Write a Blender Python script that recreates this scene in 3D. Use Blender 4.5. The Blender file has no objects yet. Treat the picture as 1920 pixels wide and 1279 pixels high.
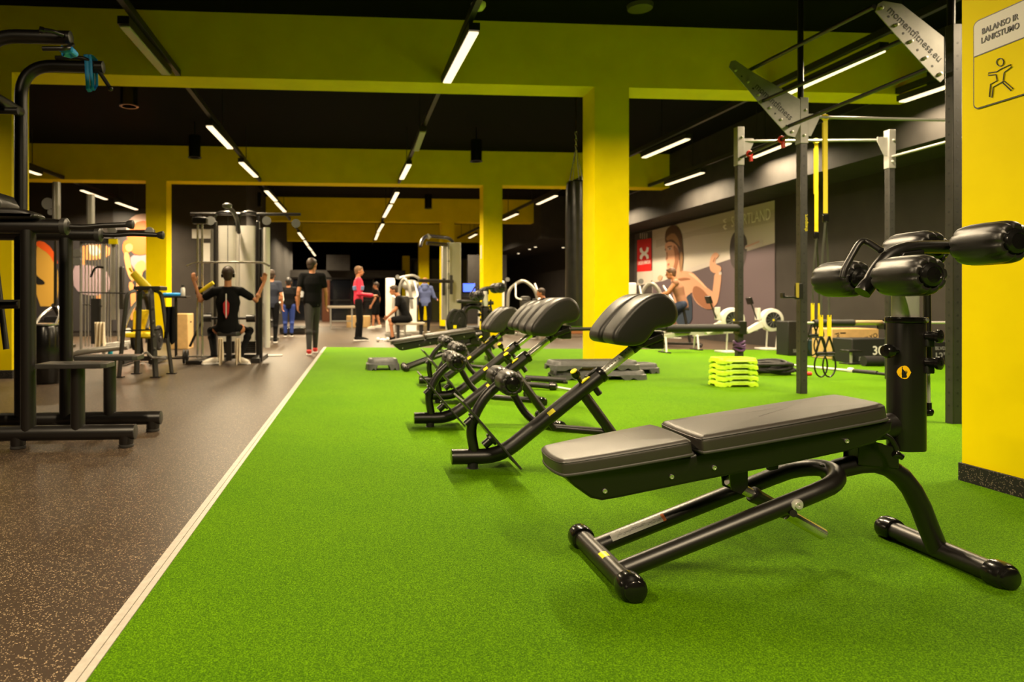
import bpy, math, random
from mathutils import Vector, Matrix, Quaternion
R = math.radians
random.seed(7)
scn = bpy.context.scene
COL = scn.collection

# ---------------------------------------------------------------- camera, world, exposure
EYE = 0.95
FPX = 1300.0
PPX, PPY = 759.0, 567.0
YAW = math.atan((759 - 657) / FPX)
cam_data = bpy.data.cameras.new('camera')
cam = bpy.data.objects.new('camera', cam_data)
COL.objects.link(cam)
cam.location = (0, 0, EYE)
cam.rotation_euler = (R(90), 0, -YAW)
cam_data.sensor_width = 36
cam_data.lens = 36 * FPX / 1920
cam_data.shift_x = (960 - PPX) / 1920
cam_data.shift_y = (PPY - 639.5) / 1920
cam_data.clip_start = 0.05
cam_data.clip_end = 200
cam_data.dof.use_dof = True
cam_data.dof.focus_distance = 2.7
cam_data.dof.aperture_fstop = 3.2
scn.camera = cam

world = bpy.data.worlds.new('world')
scn.world = world
world.use_nodes = True
world.node_tree.nodes['Background'].inputs[0].default_value = (1.0, 0.8, 0.6, 1)
world.node_tree.nodes['Background'].inputs[1].default_value = 0.0
scn.view_settings.view_transform = 'Standard'
scn.view_settings.look = 'None'
scn.view_settings.gamma = 1
scn.view_settings.exposure = 0.0
scn.view_settings.use_curve_mapping = False
LAMP_STRENGTH = 1.7
LAMP_WATTS = 140.0       # per metre of tube, thrown downwards by the reflector
LAMP_SPREAD = 158
LAMP_COLOR = (1.0, 0.79, 0.50, 1)

# ---------------------------------------------------------------- measuring helpers (a pixel of the frame -> a place in the room)
_s, _c = math.sin(YAW), math.cos(YAW)
def _ray(px, py):
    a = (px - PPX) / FPX; b = (PPY - py) / FPX
    return (_s + _c * a, _c - _s * a, b)
def gr(px, py, z=0.0):
    r = _ray(px, py); t = (z - EYE) / r[2]
    return Vector((r[0] * t, r[1] * t, z))
def at(px, py, Y):
    r = _ray(px, py); t = Y / r[1]
    return Vector((r[0] * t, Y, EYE + r[2] * t))
def atx(px, py, X):
    r = _ray(px, py); t = X / r[0]
    return Vector((X, r[1] * t, EYE + r[2] * t))

# ---------------------------------------------------------------- materials
MATS = {}
def mat(name, color, rough=0.5, metal=0.0, noise=0.0, nscale=20.0, bump=0.0, bscale=200.0, spec=0.5, coat=0.0, emit=None, estr=1.0):
    if name in MATS: return MATS[name]
    m = bpy.data.materials.new(name); m.use_nodes = True
    nt = m.node_tree; b = nt.nodes['Principled BSDF']
    c = tuple(color) + (1,) if len(color) == 3 else tuple(color)
    b.inputs['Base Color'].default_value = c
    b.inputs['Roughness'].default_value = rough
    b.inputs['Metallic'].default_value = metal
    b.inputs['Specular IOR Level'].default_value = spec
    b.inputs['Coat Weight'].default_value = coat
    tc = nt.nodes.new('ShaderNodeTexCoord')
    if noise > 0:
        n = nt.nodes.new('ShaderNodeTexNoise'); n.inputs['Scale'].default_value = nscale; n.inputs['Detail'].default_value = 5
        nt.links.new(tc.outputs['Object'], n.inputs['Vector'])
        r = nt.nodes.new('ShaderNodeValToRGB')
        r.color_ramp.elements[0].position = 0.3; r.color_ramp.elements[1].position = 0.7
        r.color_ramp.elements[0].color = tuple(max(0, x * (1 - noise)) for x in c[:3]) + (1,)
        r.color_ramp.elements[1].color = tuple(min(1, x * (1 + noise)) for x in c[:3]) + (1,)
        nt.links.new(n.outputs['Fac'], r.inputs['Fac'])
        nt.links.new(r.outputs['Color'], b.inputs['Base Color'])
    if bump > 0:
        n2 = nt.nodes.new('ShaderNodeTexNoise'); n2.inputs['Scale'].default_value = bscale; n2.inputs['Detail'].default_value = 3
        nt.links.new(tc.outputs['Object'], n2.inputs['Vector'])
        bp = nt.nodes.new('ShaderNodeBump'); bp.inputs['Strength'].default_value = bump; bp.inputs['Distance'].default_value = 0.002
        nt.links.new(n2.outputs['Fac'], bp.inputs['Height'])
        nt.links.new(bp.outputs['Normal'], b.inputs['Normal'])
    if emit is not None:
        b.inputs['Emission Color'].default_value = tuple(emit)[:3] + (1,)
        b.inputs['Emission Strength'].default_value = estr
    MATS[name] = m
    return m

BLACK = mat('powder_coated_black', (0.0070, 0.0055, 0.0046), 0.36, 0.0, spec=0.65, bump=0.12, bscale=600)
BLACKG = mat('gloss_black_plastic', (0.006, 0.0055, 0.005), 0.2, spec=0.6)
RUBBER = mat('black_rubber', (0.008, 0.0075, 0.007), 0.6, noise=0.2, nscale=60)
LEATHER = mat('black_vinyl', (0.034, 0.028, 0.023), 0.36, bump=0.3, bscale=900, spec=0.8)
LEATHR = mat('black_vinyl_soft', (0.013, 0.011, 0.0095), 0.38, bump=0.2, bscale=500, spec=0.75)
PIPING = mat('grey_edge_trim', (0.055, 0.052, 0.048), 0.5)
CHROME = mat('polished_chrome', (0.75, 0.72, 0.68), 0.2, 0.85)
ALU = mat('brushed_aluminium', (0.66, 0.64, 0.60), 0.34, 0.5)
SILVER = mat('silver_paint', (0.34, 0.33, 0.30), 0.35, 0.4)
SHROUD = mat('pale_shroud_plastic', (0.78, 0.75, 0.71), 0.3, noise=0.06, nscale=3)
WHITE = mat('white_plastic', (0.72, 0.70, 0.66), 0.4)
GREYPL = mat('grey_step_plastic', (0.085, 0.085, 0.088), 0.42, noise=0.15, nscale=30)
RIG = mat('rig_grey_steel', (0.045, 0.043, 0.040), 0.4, 0.3, noise=0.15, nscale=10)
RIGL = mat('rig_light_steel', (0.30, 0.29, 0.275), 0.45, 0.3, noise=0.1, nscale=10)
LIME = mat('lime_plastic', (0.55, 0.85, 0.02), 0.4)
YEL = mat('yellow_webbing', (0.88, 0.66, 0.0), 0.6)
YELP = mat('yellow_plastic', (0.85, 0.72, 0.0), 0.35)
RED = mat('red_paint', (0.6, 0.02, 0.01), 0.4)
WOOD = mat('birch_plywood', (0.62, 0.40, 0.16), 0.5, noise=0.12, nscale=8)
PURPLE = mat('purple_band', (0.10, 0.035, 0.14), 0.5)
BLUE = mat('blue_strap', (0.02, 0.36, 0.95), 0.5)
INK = mat('black_print', (0.012, 0.012, 0.012), 0.5)
WPRINT = mat('white_print', (0.75, 0.73, 0.70), 0.5)
GPRINT = mat('grey_print', (0.25, 0.25, 0.25), 0.5)
ORANGE = mat('orange_print', (0.9, 0.2, 0.02), 0.5)
SKIN = mat('skin', (0.48, 0.20, 0.095), 0.5)
HAIR = mat('dark_brown_hair', (0.035, 0.018, 0.010), 0.6, noise=0.4, nscale=80)
CLOTHB = mat('black_cloth', (0.0045, 0.0045, 0.005), 0.9, spec=0.15)
NIKEW = mat('white_shoe_leather', (0.78, 0.72, 0.62), 0.5)
TOWEL = mat('cream_towel', (0.72, 0.62, 0.46), 0.95, bump=0.8, bscale=300)

def mat_turf():
    m = bpy.data.materials.new('green_turf'); m.use_nodes = True
    nt = m.node_tree; b = nt.nodes['Principled BSDF']; L = nt.links.new
    tc = nt.nodes.new('ShaderNodeTexCoord')
    n1 = nt.nodes.new('ShaderNodeTexNoise'); n1.inputs['Scale'].default_value = 290; n1.inputs['Detail'].default_value = 7; n1.inputs['Roughness'].default_value = 0.75
    L(tc.outputs['Object'], n1.inputs['Vector'])
    r = nt.nodes.new('ShaderNodeValToRGB'); e = r.color_ramp.elements
    e[0].position = 0.36; e[0].color = (0.020, 0.060, 0.0, 1)
    e[1].position = 0.66; e[1].color = (0.310, 0.620, 0.0, 1)
    k = e.new(0.52); k.color = (0.095, 0.235, 0.0, 1)
    L(n1.outputs['Fac'], r.inputs['Fac'])
    n2 = nt.nodes.new('ShaderNodeTexNoise'); n2.inputs['Scale'].default_value = 1.3; n2.inputs['Detail'].default_value = 4
    L(tc.outputs['Object'], n2.inputs['Vector'])
    mx = nt.nodes.new('ShaderNodeMixRGB'); mx.blend_type = 'MULTIPLY'; mx.inputs['Fac'].default_value = 1
    r2 = nt.nodes.new('ShaderNodeValToRGB'); r2.color_ramp.elements[0].position = 0.3; r2.color_ramp.elements[0].color = (0.84, 0.9, 0.9, 1)
    r2.color_ramp.elements[1].position = 0.7; r2.color_ramp.elements[1].color = (1, 1, 1, 1)
    L(n2.outputs['Fac'], r2.inputs['Fac']); L(r.outputs['Color'], mx.inputs[1]); L(r2.outputs['Color'], mx.inputs[2])
    L(mx.outputs['Color'], b.inputs['Base Color'])
    b.inputs['Roughness'].default_value = 0.8; b.inputs['Specular IOR Level'].default_value = 0.06
    b.inputs['Sheen Weight'].default_value = 0.0; b.inputs['Sheen Roughness'].default_value = 0.5; b.inputs['Sheen Tint'].default_value = (0.6, 1.0, 0.2, 1)
    bp = nt.nodes.new('ShaderNodeBump'); bp.inputs['Strength'].default_value = 0.9; bp.inputs['Distance'].default_value = 0.006
    L(n1.outputs['Fac'], bp.inputs['Height']); L(bp.outputs['Normal'], b.inputs['Normal'])
    return m
TURF = mat_turf()

def mat_speck(name, base, speck, scale, amount, rough, bump=0.2):
    m = bpy.data.materials.new(name); m.use_nodes = True
    nt = m.node_tree; b = nt.nodes['Principled BSDF']; L = nt.links.new
    tc = nt.nodes.new('ShaderNodeTexCoord')
    nz = nt.nodes.new('ShaderNodeTexNoise'); nz.inputs['Scale'].default_value = scale * 0.8; nz.inputs['Detail'].default_value = 2
    L(tc.outputs['Object'], nz.inputs['Vector'])
    va = nt.nodes.new('ShaderNodeVectorMath'); va.operation = 'MULTIPLY_ADD'
    va.inputs[1].default_value = (0.012, 0.012, 0.012)
    L(nz.outputs['Color'], va.inputs[0]); L(tc.outputs['Object'], va.inputs[2])
    v = nt.nodes.new('ShaderNodeTexVoronoi'); v.inputs['Scale'].default_value = scale
    L(va.outputs[0], v.inputs['Vector'])
    sp = nt.nodes.new('ShaderNodeSeparateColor'); L(v.outputs['Color'], sp.inputs[0])
    t = nt.nodes.new('ShaderNodeMath'); t.operation = 'LESS_THAN'; t.inputs[1].default_value = amount
    L(sp.outputs[0], t.inputs[0])
    d = nt.nodes.new('ShaderNodeMath'); d.operation = 'LESS_THAN'; d.inputs[1].default_value = 0.42
    L(v.outputs['Distance'], d.inputs[0])
    mu = nt.nodes.new('ShaderNodeMath'); mu.operation = 'MULTIPLY'; L(t.outputs[0], mu.inputs[0]); L(d.outputs[0], mu.inputs[1])
    mx = nt.nodes.new('ShaderNodeMixRGB'); mx.inputs[1].default_value = base + (1,); mx.inputs[2].default_value = speck + (1,)
    L(mu.outputs[0], mx.inputs['Fac']); L(mx.outputs['Color'], b.inputs['Base Color'])
    b.inputs['Roughness'].default_value = rough; b.inputs['Specular IOR Level'].default_value = 0.3
    bp = nt.nodes.new('ShaderNodeBump'); bp.inputs['Strength'].default_value = bump; bp.inputs['Distance'].default_value = 0.001
    L(nz.outputs['Fac'], bp.inputs['Height']); L(bp.outputs['Normal'], b.inputs['Normal'])
    return m
FLOOR = mat_speck('speckled_rubber_floor', (0.040, 0.027, 0.018), (0.40, 0.29, 0.175), 200, 0.22, 0.42)
SPECK = mat_speck('speckled_skirting', (0.010, 0.009, 0.008), (0.14, 0.11, 0.08), 150, 0.22, 0.6)
YPAINT = mat('yellow_wall_paint', (0.84, 0.66, 0.0), 0.6, spec=0.05, noise=0.05, nscale=2.5, bump=0.15, bscale=60)
BPAINT = mat('black_ceiling_paint', (0.0035, 0.0033, 0.003), 0.9, spec=0.1)
DWALL = mat('dark_grey_wall', (0.034, 0.029, 0.026), 0.7, spec=0.2, noise=0.12, nscale=3)
GWALL = mat('grey_soffit_paint', (0.036, 0.033, 0.031), 0.7, spec=0.2, noise=0.15, nscale=4)
CONC = mat('beige_tile_floor', (0.10, 0.07, 0.05), 0.35, noise=0.1, nscale=3)

# ---------------------------------------------------------------- mesh helpers
def V(*a): return Vector(a)
def fillet(pts, rad, n=6):
    pts = [Vector(p) for p in pts]
    out = [pts[0]]
    for i in range(1, len(pts) - 1):
        a, b, c = pts[i - 1], pts[i], pts[i + 1]
        rr = rad[i - 1] if isinstance(rad, (list, tuple)) else rad
        d1 = min(rr, (a - b).length * 0.48); d2 = min(rr, (c - b).length * 0.48)
        p0 = b + (a - b).normalized() * d1; p1 = b + (c - b).normalized() * d2
        for k in range(n + 1):
            t = k / n
            out.append(p0 * (1 - t) ** 2 + b * 2 * t * (1 - t) + p1 * t * t)
    out.append(pts[-1])
    return out

class MB:
    def __init__(s, off=(0, 0, 0)):
        s.v = []; s.f = []; s.off = Vector(off)
    def add(s, verts, faces):
        n = len(s.v)
        s.v += [Vector(p) - s.off for p in verts]
        s.f += [tuple(i + n for i in f) for f in faces]
        return s
    def box(s, c, size, rot=None):
        c = Vector(c); hx, hy, hz = size[0] / 2, size[1] / 2, size[2] / 2
        vs = [Vector((x, y, z)) for x in (-hx, hx) for y in (-hy, hy) for z in (-hz, hz)]
        if rot is not None:
            from mathutils import Euler
            M = Euler(rot).to_matrix() if not isinstance(rot, Matrix) else rot
            vs = [M @ p for p in vs]
        s.add([p + c for p in vs], [(0, 1, 3, 2), (4, 6, 7, 5), (0, 4, 5, 1), (2, 3, 7, 6), (0, 2, 6, 4), (1, 5, 7, 3)])
        return s
    def box2(s, a, b):
        a = Vector(a); b = Vector(b)
        return s.box((a + b) / 2, (abs(b.x - a.x), abs(b.y - a.y), abs(b.z - a.z)))
    def tube(s, pts, r, n=14, sy=1.0, up=None, cap=True, square=False, ry=None):
        """sweep of an ellipse (or rounded square) along pts; r may be a list; sy squashes along the second axis"""
        pts = [Vector(p) for p in pts]; m = len(pts)
        rs = r if isinstance(r, (list, tuple)) else [r] * m
        T = []
        for i in range(m):
            d = pts[min(i + 1, m - 1)] - pts[max(i - 1, 0)]
            if d.length < 1e-9: d = Vector((0, 0, 1))
            T.append(d.normalized())
        u = Vector(up) if up is not None else (Vector((0, 0, 1)) if abs(T[0].z) < 0.9 else Vector((0, 1, 0)))
        u = (u - T[0] * u.dot(T[0])).normalized()
        verts = []; faces = []
        for i in range(m):
            u = (u - T[i] * u.dot(T[i]))
            if u.length < 1e-6: u = T[i].orthogonal()
            u.normalize(); w = T[i].cross(u)
            # keep the section true at mitred corners
            for k in range(n):
                a = 2 * math.pi * k / n
                if square:
                    q = math.pi / 4 + a
                    cu, cw = math.cos(q), math.sin(q)
                    mm = max(abs(cu), abs(cw)); cu /= mm; cw /= mm
                else:
                    cu, cw = math.cos(a), math.sin(a)
                verts.append(pts[i] + u * cu * rs[i] + w * cw * rs[i] * sy)
        for i in range(m - 1):
            for k in range(n):
                k2 = (k + 1) % n
                faces.append((i * n + k, i * n + k2, (i + 1) * n + k2, (i + 1) * n + k))
        if cap:
            faces.append(tuple(range(n))[::-1]); faces.append(tuple((m - 1) * n + k for k in range(n)))
        return s.add(verts, faces)
    def cyl(s, a, b, r, n=16, r2=None):
        return s.tube([a, b], [r, r if r2 is None else r2], n=n)
    def lathe(s, prof, a, axis, n=24):
        """prof: list of (radius, distance along axis)"""
        a = Vector(a); ax = Vector(axis).normalized(); u = ax.orthogonal().normalized(); w = ax.cross(u)
        verts = []; faces = []
        for (r, h) in prof:
            for k in range(n):
                t = 2 * math.pi * k / n
                verts.append(a + ax * h + (u * math.cos(t) + w * math.sin(t)) * max(r, 1e-5))
        for i in range(len(prof) - 1):
            for k in range(n):
                k2 = (k + 1) % n
                faces.append((i * n + k, i * n + k2, (i + 1) * n + k2, (i + 1) * n + k))
        faces.append(tuple(range(n))[::-1]); faces.append(tuple((len(prof) - 1) * n + k for k in range(n)))
        return s.add(verts, faces)
    def ball(s, c, r, n=14, m=9, sc=(1, 1, 1)):
        c = Vector(c); verts = [c + Vector((0, 0, -r * sc[2]))]; faces = []
        for i in range(1, m):
            ph = math.pi * i / m - math.pi / 2
            for k in range(n):
                t = 2 * math.pi * k / n
                verts.append(c + Vector((math.cos(ph) * math.cos(t) * r * sc[0], math.cos(ph) * math.sin(t) * r * sc[1], math.sin(ph) * r * sc[2])))
        verts.append(c + Vector((0, 0, r * sc[2])))
        for k in range(n): faces.append((0, 1 + (k + 1) % n, 1 + k))
        for i in range(m - 2):
            for k in range(n):
                k2 = (k + 1) % n
                faces.append((1 + i * n + k, 1 + i * n + k2, 1 + (i + 1) * n + k2, 1 + (i + 1) * n + k))
        e = len(verts) - 1
        for k in range(n): faces.append((e, 1 + (m - 2) * n + k, 1 + (m - 2) * n + (k + 1) % n))
        return s.add(verts, faces)
    def prism(s, poly, fn, w0, w1):
        """poly of (u,v); fn(u,v,w)->point"""
        n = len(poly)
        vs = [fn(u, v, w0) for u, v in poly] + [fn(u, v, w1) for u, v in poly]
        fs = [tuple(range(n))[::-1], tuple(range(n, 2 * n))]
        for k in range(n): fs.append((k, (k + 1) % n, n + (k + 1) % n, n + k))
        return s.add(vs, fs)
    def slab(s, poly, fn, w0, w1, r=0.02, crown=0.0, steps=4, both=True):
        """prism with rounded rims, optional crowned top"""
        n = len(poly); P = [Vector((u, v)) for u, v in poly]
        area = sum(P[i].x * P[(i + 1) % n].y - P[(i + 1) % n].x * P[i].y for i in range(n))
        sg = 1 if area > 0 else -1
        N = []
        for i in range(n):
            a = (P[i] - P[i - 1]).normalized(); b = (P[(i + 1) % n] - P[i]).normalized()
            na = Vector((a.y, -a.x)) * sg; nb = Vector((b.y, -b.x)) * sg
            q = (na + nb)
            q = q.normalized() / max(0.5, q.normalized().dot(na)) if q.length > 1e-6 else na
            N.append(q)
        cen = sum(P, Vector((0, 0))) / n
        rings = []
        if both:
            for k in range(steps):
                t = math.pi / 2 * k / steps
                rings.append((r * (1 - math.sin(t)), w0 + r * (1 - math.cos(t)), 1.0))
            rings.append((0, w0 + r, 1.0))
        else:
            rings.append((0, w0, 1.0))
        for k in range(steps + 1):
            t = math.pi / 2 * k / steps
            rings.append((r * (1 - math.cos(t)), w1 - r + r * math.sin(t), 1.0))
        if crown:
            for q in (0.85, 0.6, 0.3):
                rings.append((r, w1 + crown * (1 - q * q), q))
        vs = []; fs = []
        for (ins, w, q) in rings:
            for i in range(n):
                p = P[i] - N[i] * ins
                if q != 1.0: p = cen + (p - cen) * q
                vs.append(fn(p.x, p.y, w))
        for j in range(len(rings) - 1):
            for i in range(n):
                i2 = (i + 1) % n
                fs.append((j * n + i, j * n + i2, (j + 1) * n + i2, (j + 1) * n + i))
        fs.append(tuple(range(n))[::-1]); fs.append(tuple((len(rings) - 1) * n + i for i in range(n)))
        return s.add(vs, fs)
    def build(s, name, m, parent=None, bevel=0.0, ang=38, flat=False, label=None):
        me = bpy.data.meshes.new(name)
        me.from_pydata([tuple(p) for p in s.v], [], s.f)
        me.validate()
        import bmesh
        bm = bmesh.new(); bm.from_mesh(me); bmesh.ops.recalc_face_normals(bm, faces=bm.faces); bm.to_mesh(me); bm.free()
        me.materials.append(m)
        if not flat:
            me.shade_smooth(); me.set_sharp_from_angle(angle=R(ang))
        o = bpy.data.objects.new(name, me); COL.objects.link(o)
        if parent is not None: o.parent = parent
        if bevel > 0:
            b = o.modifiers.new('bevel', 'BEVEL'); b.width = bevel; b.segments = 2; b.limit_method = 'ANGLE'; b.angle_limit = R(40)
        if label: o['label'] = label
        return o

def tag(o, label, cat, group=None, kind=None):
    o['label'] = label; o['category'] = cat
    if group: o['group'] = group
    if kind: o['kind'] = kind
    return o
def thing(name, label, cat, loc=(0, 0, 0), rz=0.0, group=None):
    o = bpy.data.objects.new(name, None); COL.objects.link(o)
    o.empty_display_size = 0.1
    o.location = loc; o.rotation_euler = (0, 0, rz)
    return tag(o, label, cat, group)
def structure(mb, name, m, bevel=0.0):
    o = mb.build(name, m, None, bevel); o['kind'] = 'structure'; return o
def copy_tree(o, parent=None):
    c = o.copy(); COL.objects.link(c); c.parent = parent
    for ch in list(o.children): copy_tree(ch, c)
    return c
def rrect(w, h, r, n=5, cx=0, cy=0):
    out = []
    for (sx, sy, a0) in ((1, 1, 0), (-1, 1, 90), (-1, -1, 180), (1, -1, 270)):
        for k in range(n + 1):
            a = R(a0 + 90 * k / n)
            out.append((cx + sx * (w / 2 - r) + r * math.cos(a), cy + sy * (h / 2 - r) + r * math.sin(a)))
    return out
def smooth_poly(pts, it=2):
    for _ in range(it):
        q = []
        for i in range(len(pts)):
            a = pts[i]; b = pts[(i + 1) % len(pts)]
            q.append((a[0] * .75 + b[0] * .25, a[1] * .75 + b[1] * .25)); q.append((a[0] * .25 + b[0] * .75, a[1] * .25 + b[1] * .75))
        pts = q
    return pts
def text_mesh(name, body, size, m, parent, M, ext=0.0006, bold=False, align='CENTER', shear=0.0, sx=1.0, fit=None):
    cu = bpy.data.curves.new(name, 'FONT'); cu.body = body; cu.size = size; cu.extrude = ext
    cu.align_x = align; cu.align_y = 'CENTER'; cu.shear = shear; cu.resolution_u = 3
    if bold: cu.offset = size * 0.012
    t = bpy.data.objects.new(name, cu); COL.objects.link(t)
    dg = bpy.context.evaluated_depsgraph_get()
    me = bpy.data.meshes.new_from_object(t.evaluated_get(dg))
    COL.objects.unlink(t); bpy.data.objects.remove(t)
    if fit:
        xs_ = [v.co.x for v in me.vertices]; sx = fit / (max(xs_) - min(xs_))
    for v in me.vertices: v.co = M @ Vector((v.co.x * sx, v.co.y, v.co.z))
    me.materials.clear(); me.materials.append(m)
    o = bpy.data.objects.new(name, me); COL.objects.link(o)
    if parent is not None: o.parent = parent
    return o
def basis(o, x, y):
    x = Vector(x).normalized(); y = Vector(y).normalized(); z = x.cross(y)
    return Matrix(((x.x, y.x, z.x, o[0]), (x.y, y.y, z.y, o[1]), (x.z, y.z, z.z, o[2]), (0, 0, 0, 1)))
XZ = lambda y0: (lambda u, v, w: Vector((u, y0 + w, v)))
XY = lambda z0: (lambda u, v, w: Vector((u, v, z0 + w)))

# ---------------------------------------------------------------- the room
CEIL = 4.65; BEAM = 3.82
structure(MB().box2((-12.5, -4, -0.1), (9.2, 46, 0)), 'floor', FLOOR)
structure(MB().box2((-12.5, -4, CEIL), (9.2, 46, CEIL + 0.1)), 'ceiling', BPAINT)
structure(MB().box2((9.0, -4, 0), (9.2, 46, CEIL)), 'wall_right', DWALL)
structure(MB().box2((-12.7, -4, 0), (-12.5, 46, CEIL)), 'wall_left', DWALL)
structure(MB().box2((-12.5, 46.0, 0), (9.2, 46.2, CEIL)), 'wall_back', BPAINT)
structure(MB().box2((-12.5, -4.2, 0), (9.2, -4.0, CEIL)), 'wall_front', DWALL)
structure(MB().box2((-12.5, 20.0, 0), (-2.95, 20.2, CEIL)), 'wall_rear_left', DWALL)
structure(MB().box2((-3.1, 20.2, 0), (-2.95, 35.8, CEIL)), 'wall_passage', GWALL)
structure(MB().box2((7.95, -4, 3.17), (9.0, 23.6, CEIL)), 'trim_1', GWALL)
structure(MB().box2((6.6, 23.6, 3.17), (9.0, 35.8, CEIL)), 'trim_2', GWALL)
# turf sheet and its pale edge strip
tv = [(-0.700, -2.0), (-0.505, 14.62), (3.7, 13.82), (8.95, 12.95), (8.95, -2.0)]
turf = MB().prism(tv, XY(0), 0.0, 0.012).build('turf', TURF, None, flat=True)
turf['kind'] = 'structure'
mb = MB()
for k, (o0, o1, h) in enumerate(((-0.052, -0.034, 0.010), (-0.031, -0.020, 0.015), (-0.017, 0.004, 0.015))):
    mb.prism([(-0.700 + o0, -2.0), (-0.700 + o1, -2.0), (-0.505 + o1, 14.62), (-0.505 + o0, 14.62)], XY(0), 0.0, h)
mb.prism([(-0.750, -2.0), (-0.700, -2.0), (-0.505, 14.62), (-0.555, 14.62)], XY(0), 0.0, 0.008)
structure(mb, 'trim_3', mat('pale_edge_strip', (0.42, 0.385, 0.34), 0.45, noise=0.1, nscale=40))
# columns, one by one; each pair carries a beam
CW = 0.47
rows = [9.0, 16.75, 24.6, 32.6]
for k, y in enumerate(rows):
    b = structure(MB().box2((-12.5, y, BEAM), (7.95, y + CW, CEIL)), 'trim_%d' % (4 + k), YPAINT)
cols = []
def column(x, y, h, label, w=CW):
    t = thing('column', label, 'column', (x, y, 0), group='yellow square columns')
    MB().box2((0, 0, 0), (w, CW, h)).build('shaft', YPAINT, t)
    MB().box2((-0.012, -0.012, 0), (w + 0.012, CW + 0.012, 0.105)).build('skirting', SPECK, t, bevel=0.003, label='black speckled rubber skirting')
    return t
column(3.215, 2.945, CEIL, 'nearest yellow column at right, with black skirting and a stretching sign', w=0.5)
column(3.24, 9.0, BEAM, 'bright yellow column standing on the turf behind the grey steps')
column(3.24, 16.75, BEAM, 'yellow column behind the plate tree, a small white notice on its side')
column(3.24, 24.6, BEAM, 'yellow column behind the tall cable tower of the middle machines')
column(3.24, 32.6, BEAM, 'farthest yellow column of the right row, left of the cable tower')
column(-4.68, 9.0, BEAM, 'yellow column behind the pull-up tower at the left edge')
column(-4.80, 16.75, BEAM, 'yellow column between the runner poster and the lat pulldown station')
t = thing('notice', 'small white and yellow notice taped to the side of the second yellow column', 'notice', (3.236, 17.0, 1.75))
MB().box2((-0.004, -0.07, 0.28), (0, 0.09, 0.62)).build('sheet', WHITE, t)
MB().box2((-0.004, -0.07, -0.05), (0, 0.09, 0.25)).build('sheet', YELP, t)

# ---------------------------------------------------------------- lamps on their tracks
EMIT = mat('lit_tube', (1, 1, 1), 0.4, emit=LAMP_COLOR, estr=LAMP_STRENGTH)
DIFF = mat('unlit_diffuser', (0.34, 0.33, 0.28), 0.4)
TRK = mat('track_black', (0.010, 0.009, 0.008), 0.45)
ZL = 3.7
def lamp(a, b, label, lit=True, group=None):
    a = Vector(a); b = Vector(b)
    t = thing('linear_lamp', label, 'lamp', (a + b) / 2, group=group)
    d = (b - a); c = Vector(t.location); h = d / 2; n = d.normalized()
    side = Vector((n.y, -n.x, 0)) * 0.050; side2 = side * 0.95
    def strip(sd, z0, z1, e):
        q = [(-h - n * e - sd), (h + n * e - sd), (h + n * e + sd), (-h - n * e + sd)]
        vs = [Vector((p.x, p.y, z0)) for p in q] + [Vector((p.x, p.y, z1)) for p in q]
        return MB().add(vs, [(0, 1, 2, 3), (7, 6, 5, 4), (0, 4, 5, 1), (1, 5, 6, 2), (2, 6, 7, 3), (3, 7, 4, 0)])
    strip(side2 * 1.1, 0.0, 0.022, -0.01).build('diffuser', EMIT if lit else DIFF, t, bevel=0.01)
    if lit:
        ld = bpy.data.lights.new('tube_light', 'AREA'); ld.shape = 'RECTANGLE'
        ld.size = d.length * 0.98; ld.size_y = 0.08; ld.energy = LAMP_WATTS * min(d.length, 1.6)
        ld.color = LAMP_COLOR[:3]; ld.spread = R(LAMP_SPREAD)
        lo = bpy.data.objects.new('tube_light', ld); COL.objects.link(lo); lo.parent = t
        lo.location = (0, 0, -0.006); lo.rotation_euler = (0, 0, math.atan2(d.y, d.x))
    strip(side * 1.15, 0.023, 0.10, 0.02).build('housing', TRK, t)
    hg = MB()
    for e in (-0.8, 0.8) if ('left of the second yellow' in label or 'rear rig uprights' in label or 'far left track nearest' in label) else ():
        q_ = h * e; yy = c.y + q_.y
        top = BEAM if any(y_ - 0.03 < yy < y_ + CW + 0.03 for y_ in rows) else (3.17 if c.x > 7.95 else CEIL)
        hg.cyl((q_.x, q_.y, 0.10), (q_.x, q_.y, top - c.z), 0.005, 6)
    if hg.v: hg.build('hanger', TRK, t)
    return t
def ln(px0, py0, px1, py1):
    z = ZL if px0 != 219 else 3.45      # one tube hangs lower
    return (gr(px0, py0, z), gr(px1, py1, z))
def track(a, b, label):
    a = Vector(a); b = Vector(b)
    t = thing('lighting_track', label, 'lighting track', (a.x, a.y, ZL), group=None)
    d = b - a; n = d.normalized(); side = Vector((n.y, -n.x, 0)) * 0.03
    q = [-side, d - side, d + side, side]
    vs = [Vector((p.x, p.y, 0.125)) for p in q] + [Vector((p.x, p.y, 0.20)) for p in q]
    MB().add(vs, [(0, 1, 2, 3), (7, 6, 5, 4), (0, 4, 5, 1), (1, 5, 6, 2), (2, 6, 7, 3), (3, 7, 4, 0)]).build('rail', TRK, t)
    k = 1.0
    while k < d.length:
        p = n * k
        if not any(y - 0.05 < a.y + p.y < y + CW + 0.05 for y in rows):
            MB().cyl((p.x, p.y, 0.2), (p.x, p.y, CEIL - ZL), 0.008, 6).build('hanger', TRK, t)
        k += 2.6
    return t
track((-2.22, -2, 0), (-2.05, 42, 0), 'black lighting track running down the aisle left of the middle')
track((1.27, -2, 0), (1.08, 34.5, 0), 'black lighting track above the turf, second track from the left aisle')
track((-7.55, 4, 0), (-6.35, 21.5, 0), 'short visible lighting track at far left before the orange runner poster')
track((6.07, -2, 0), (4.83, 31, 0), 'black lighting track passing over the pull-up rig wings')
track((7.66, -2, 0), (7.35, 22, 0), 'black lighting track nearest the dark right wall')
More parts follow.
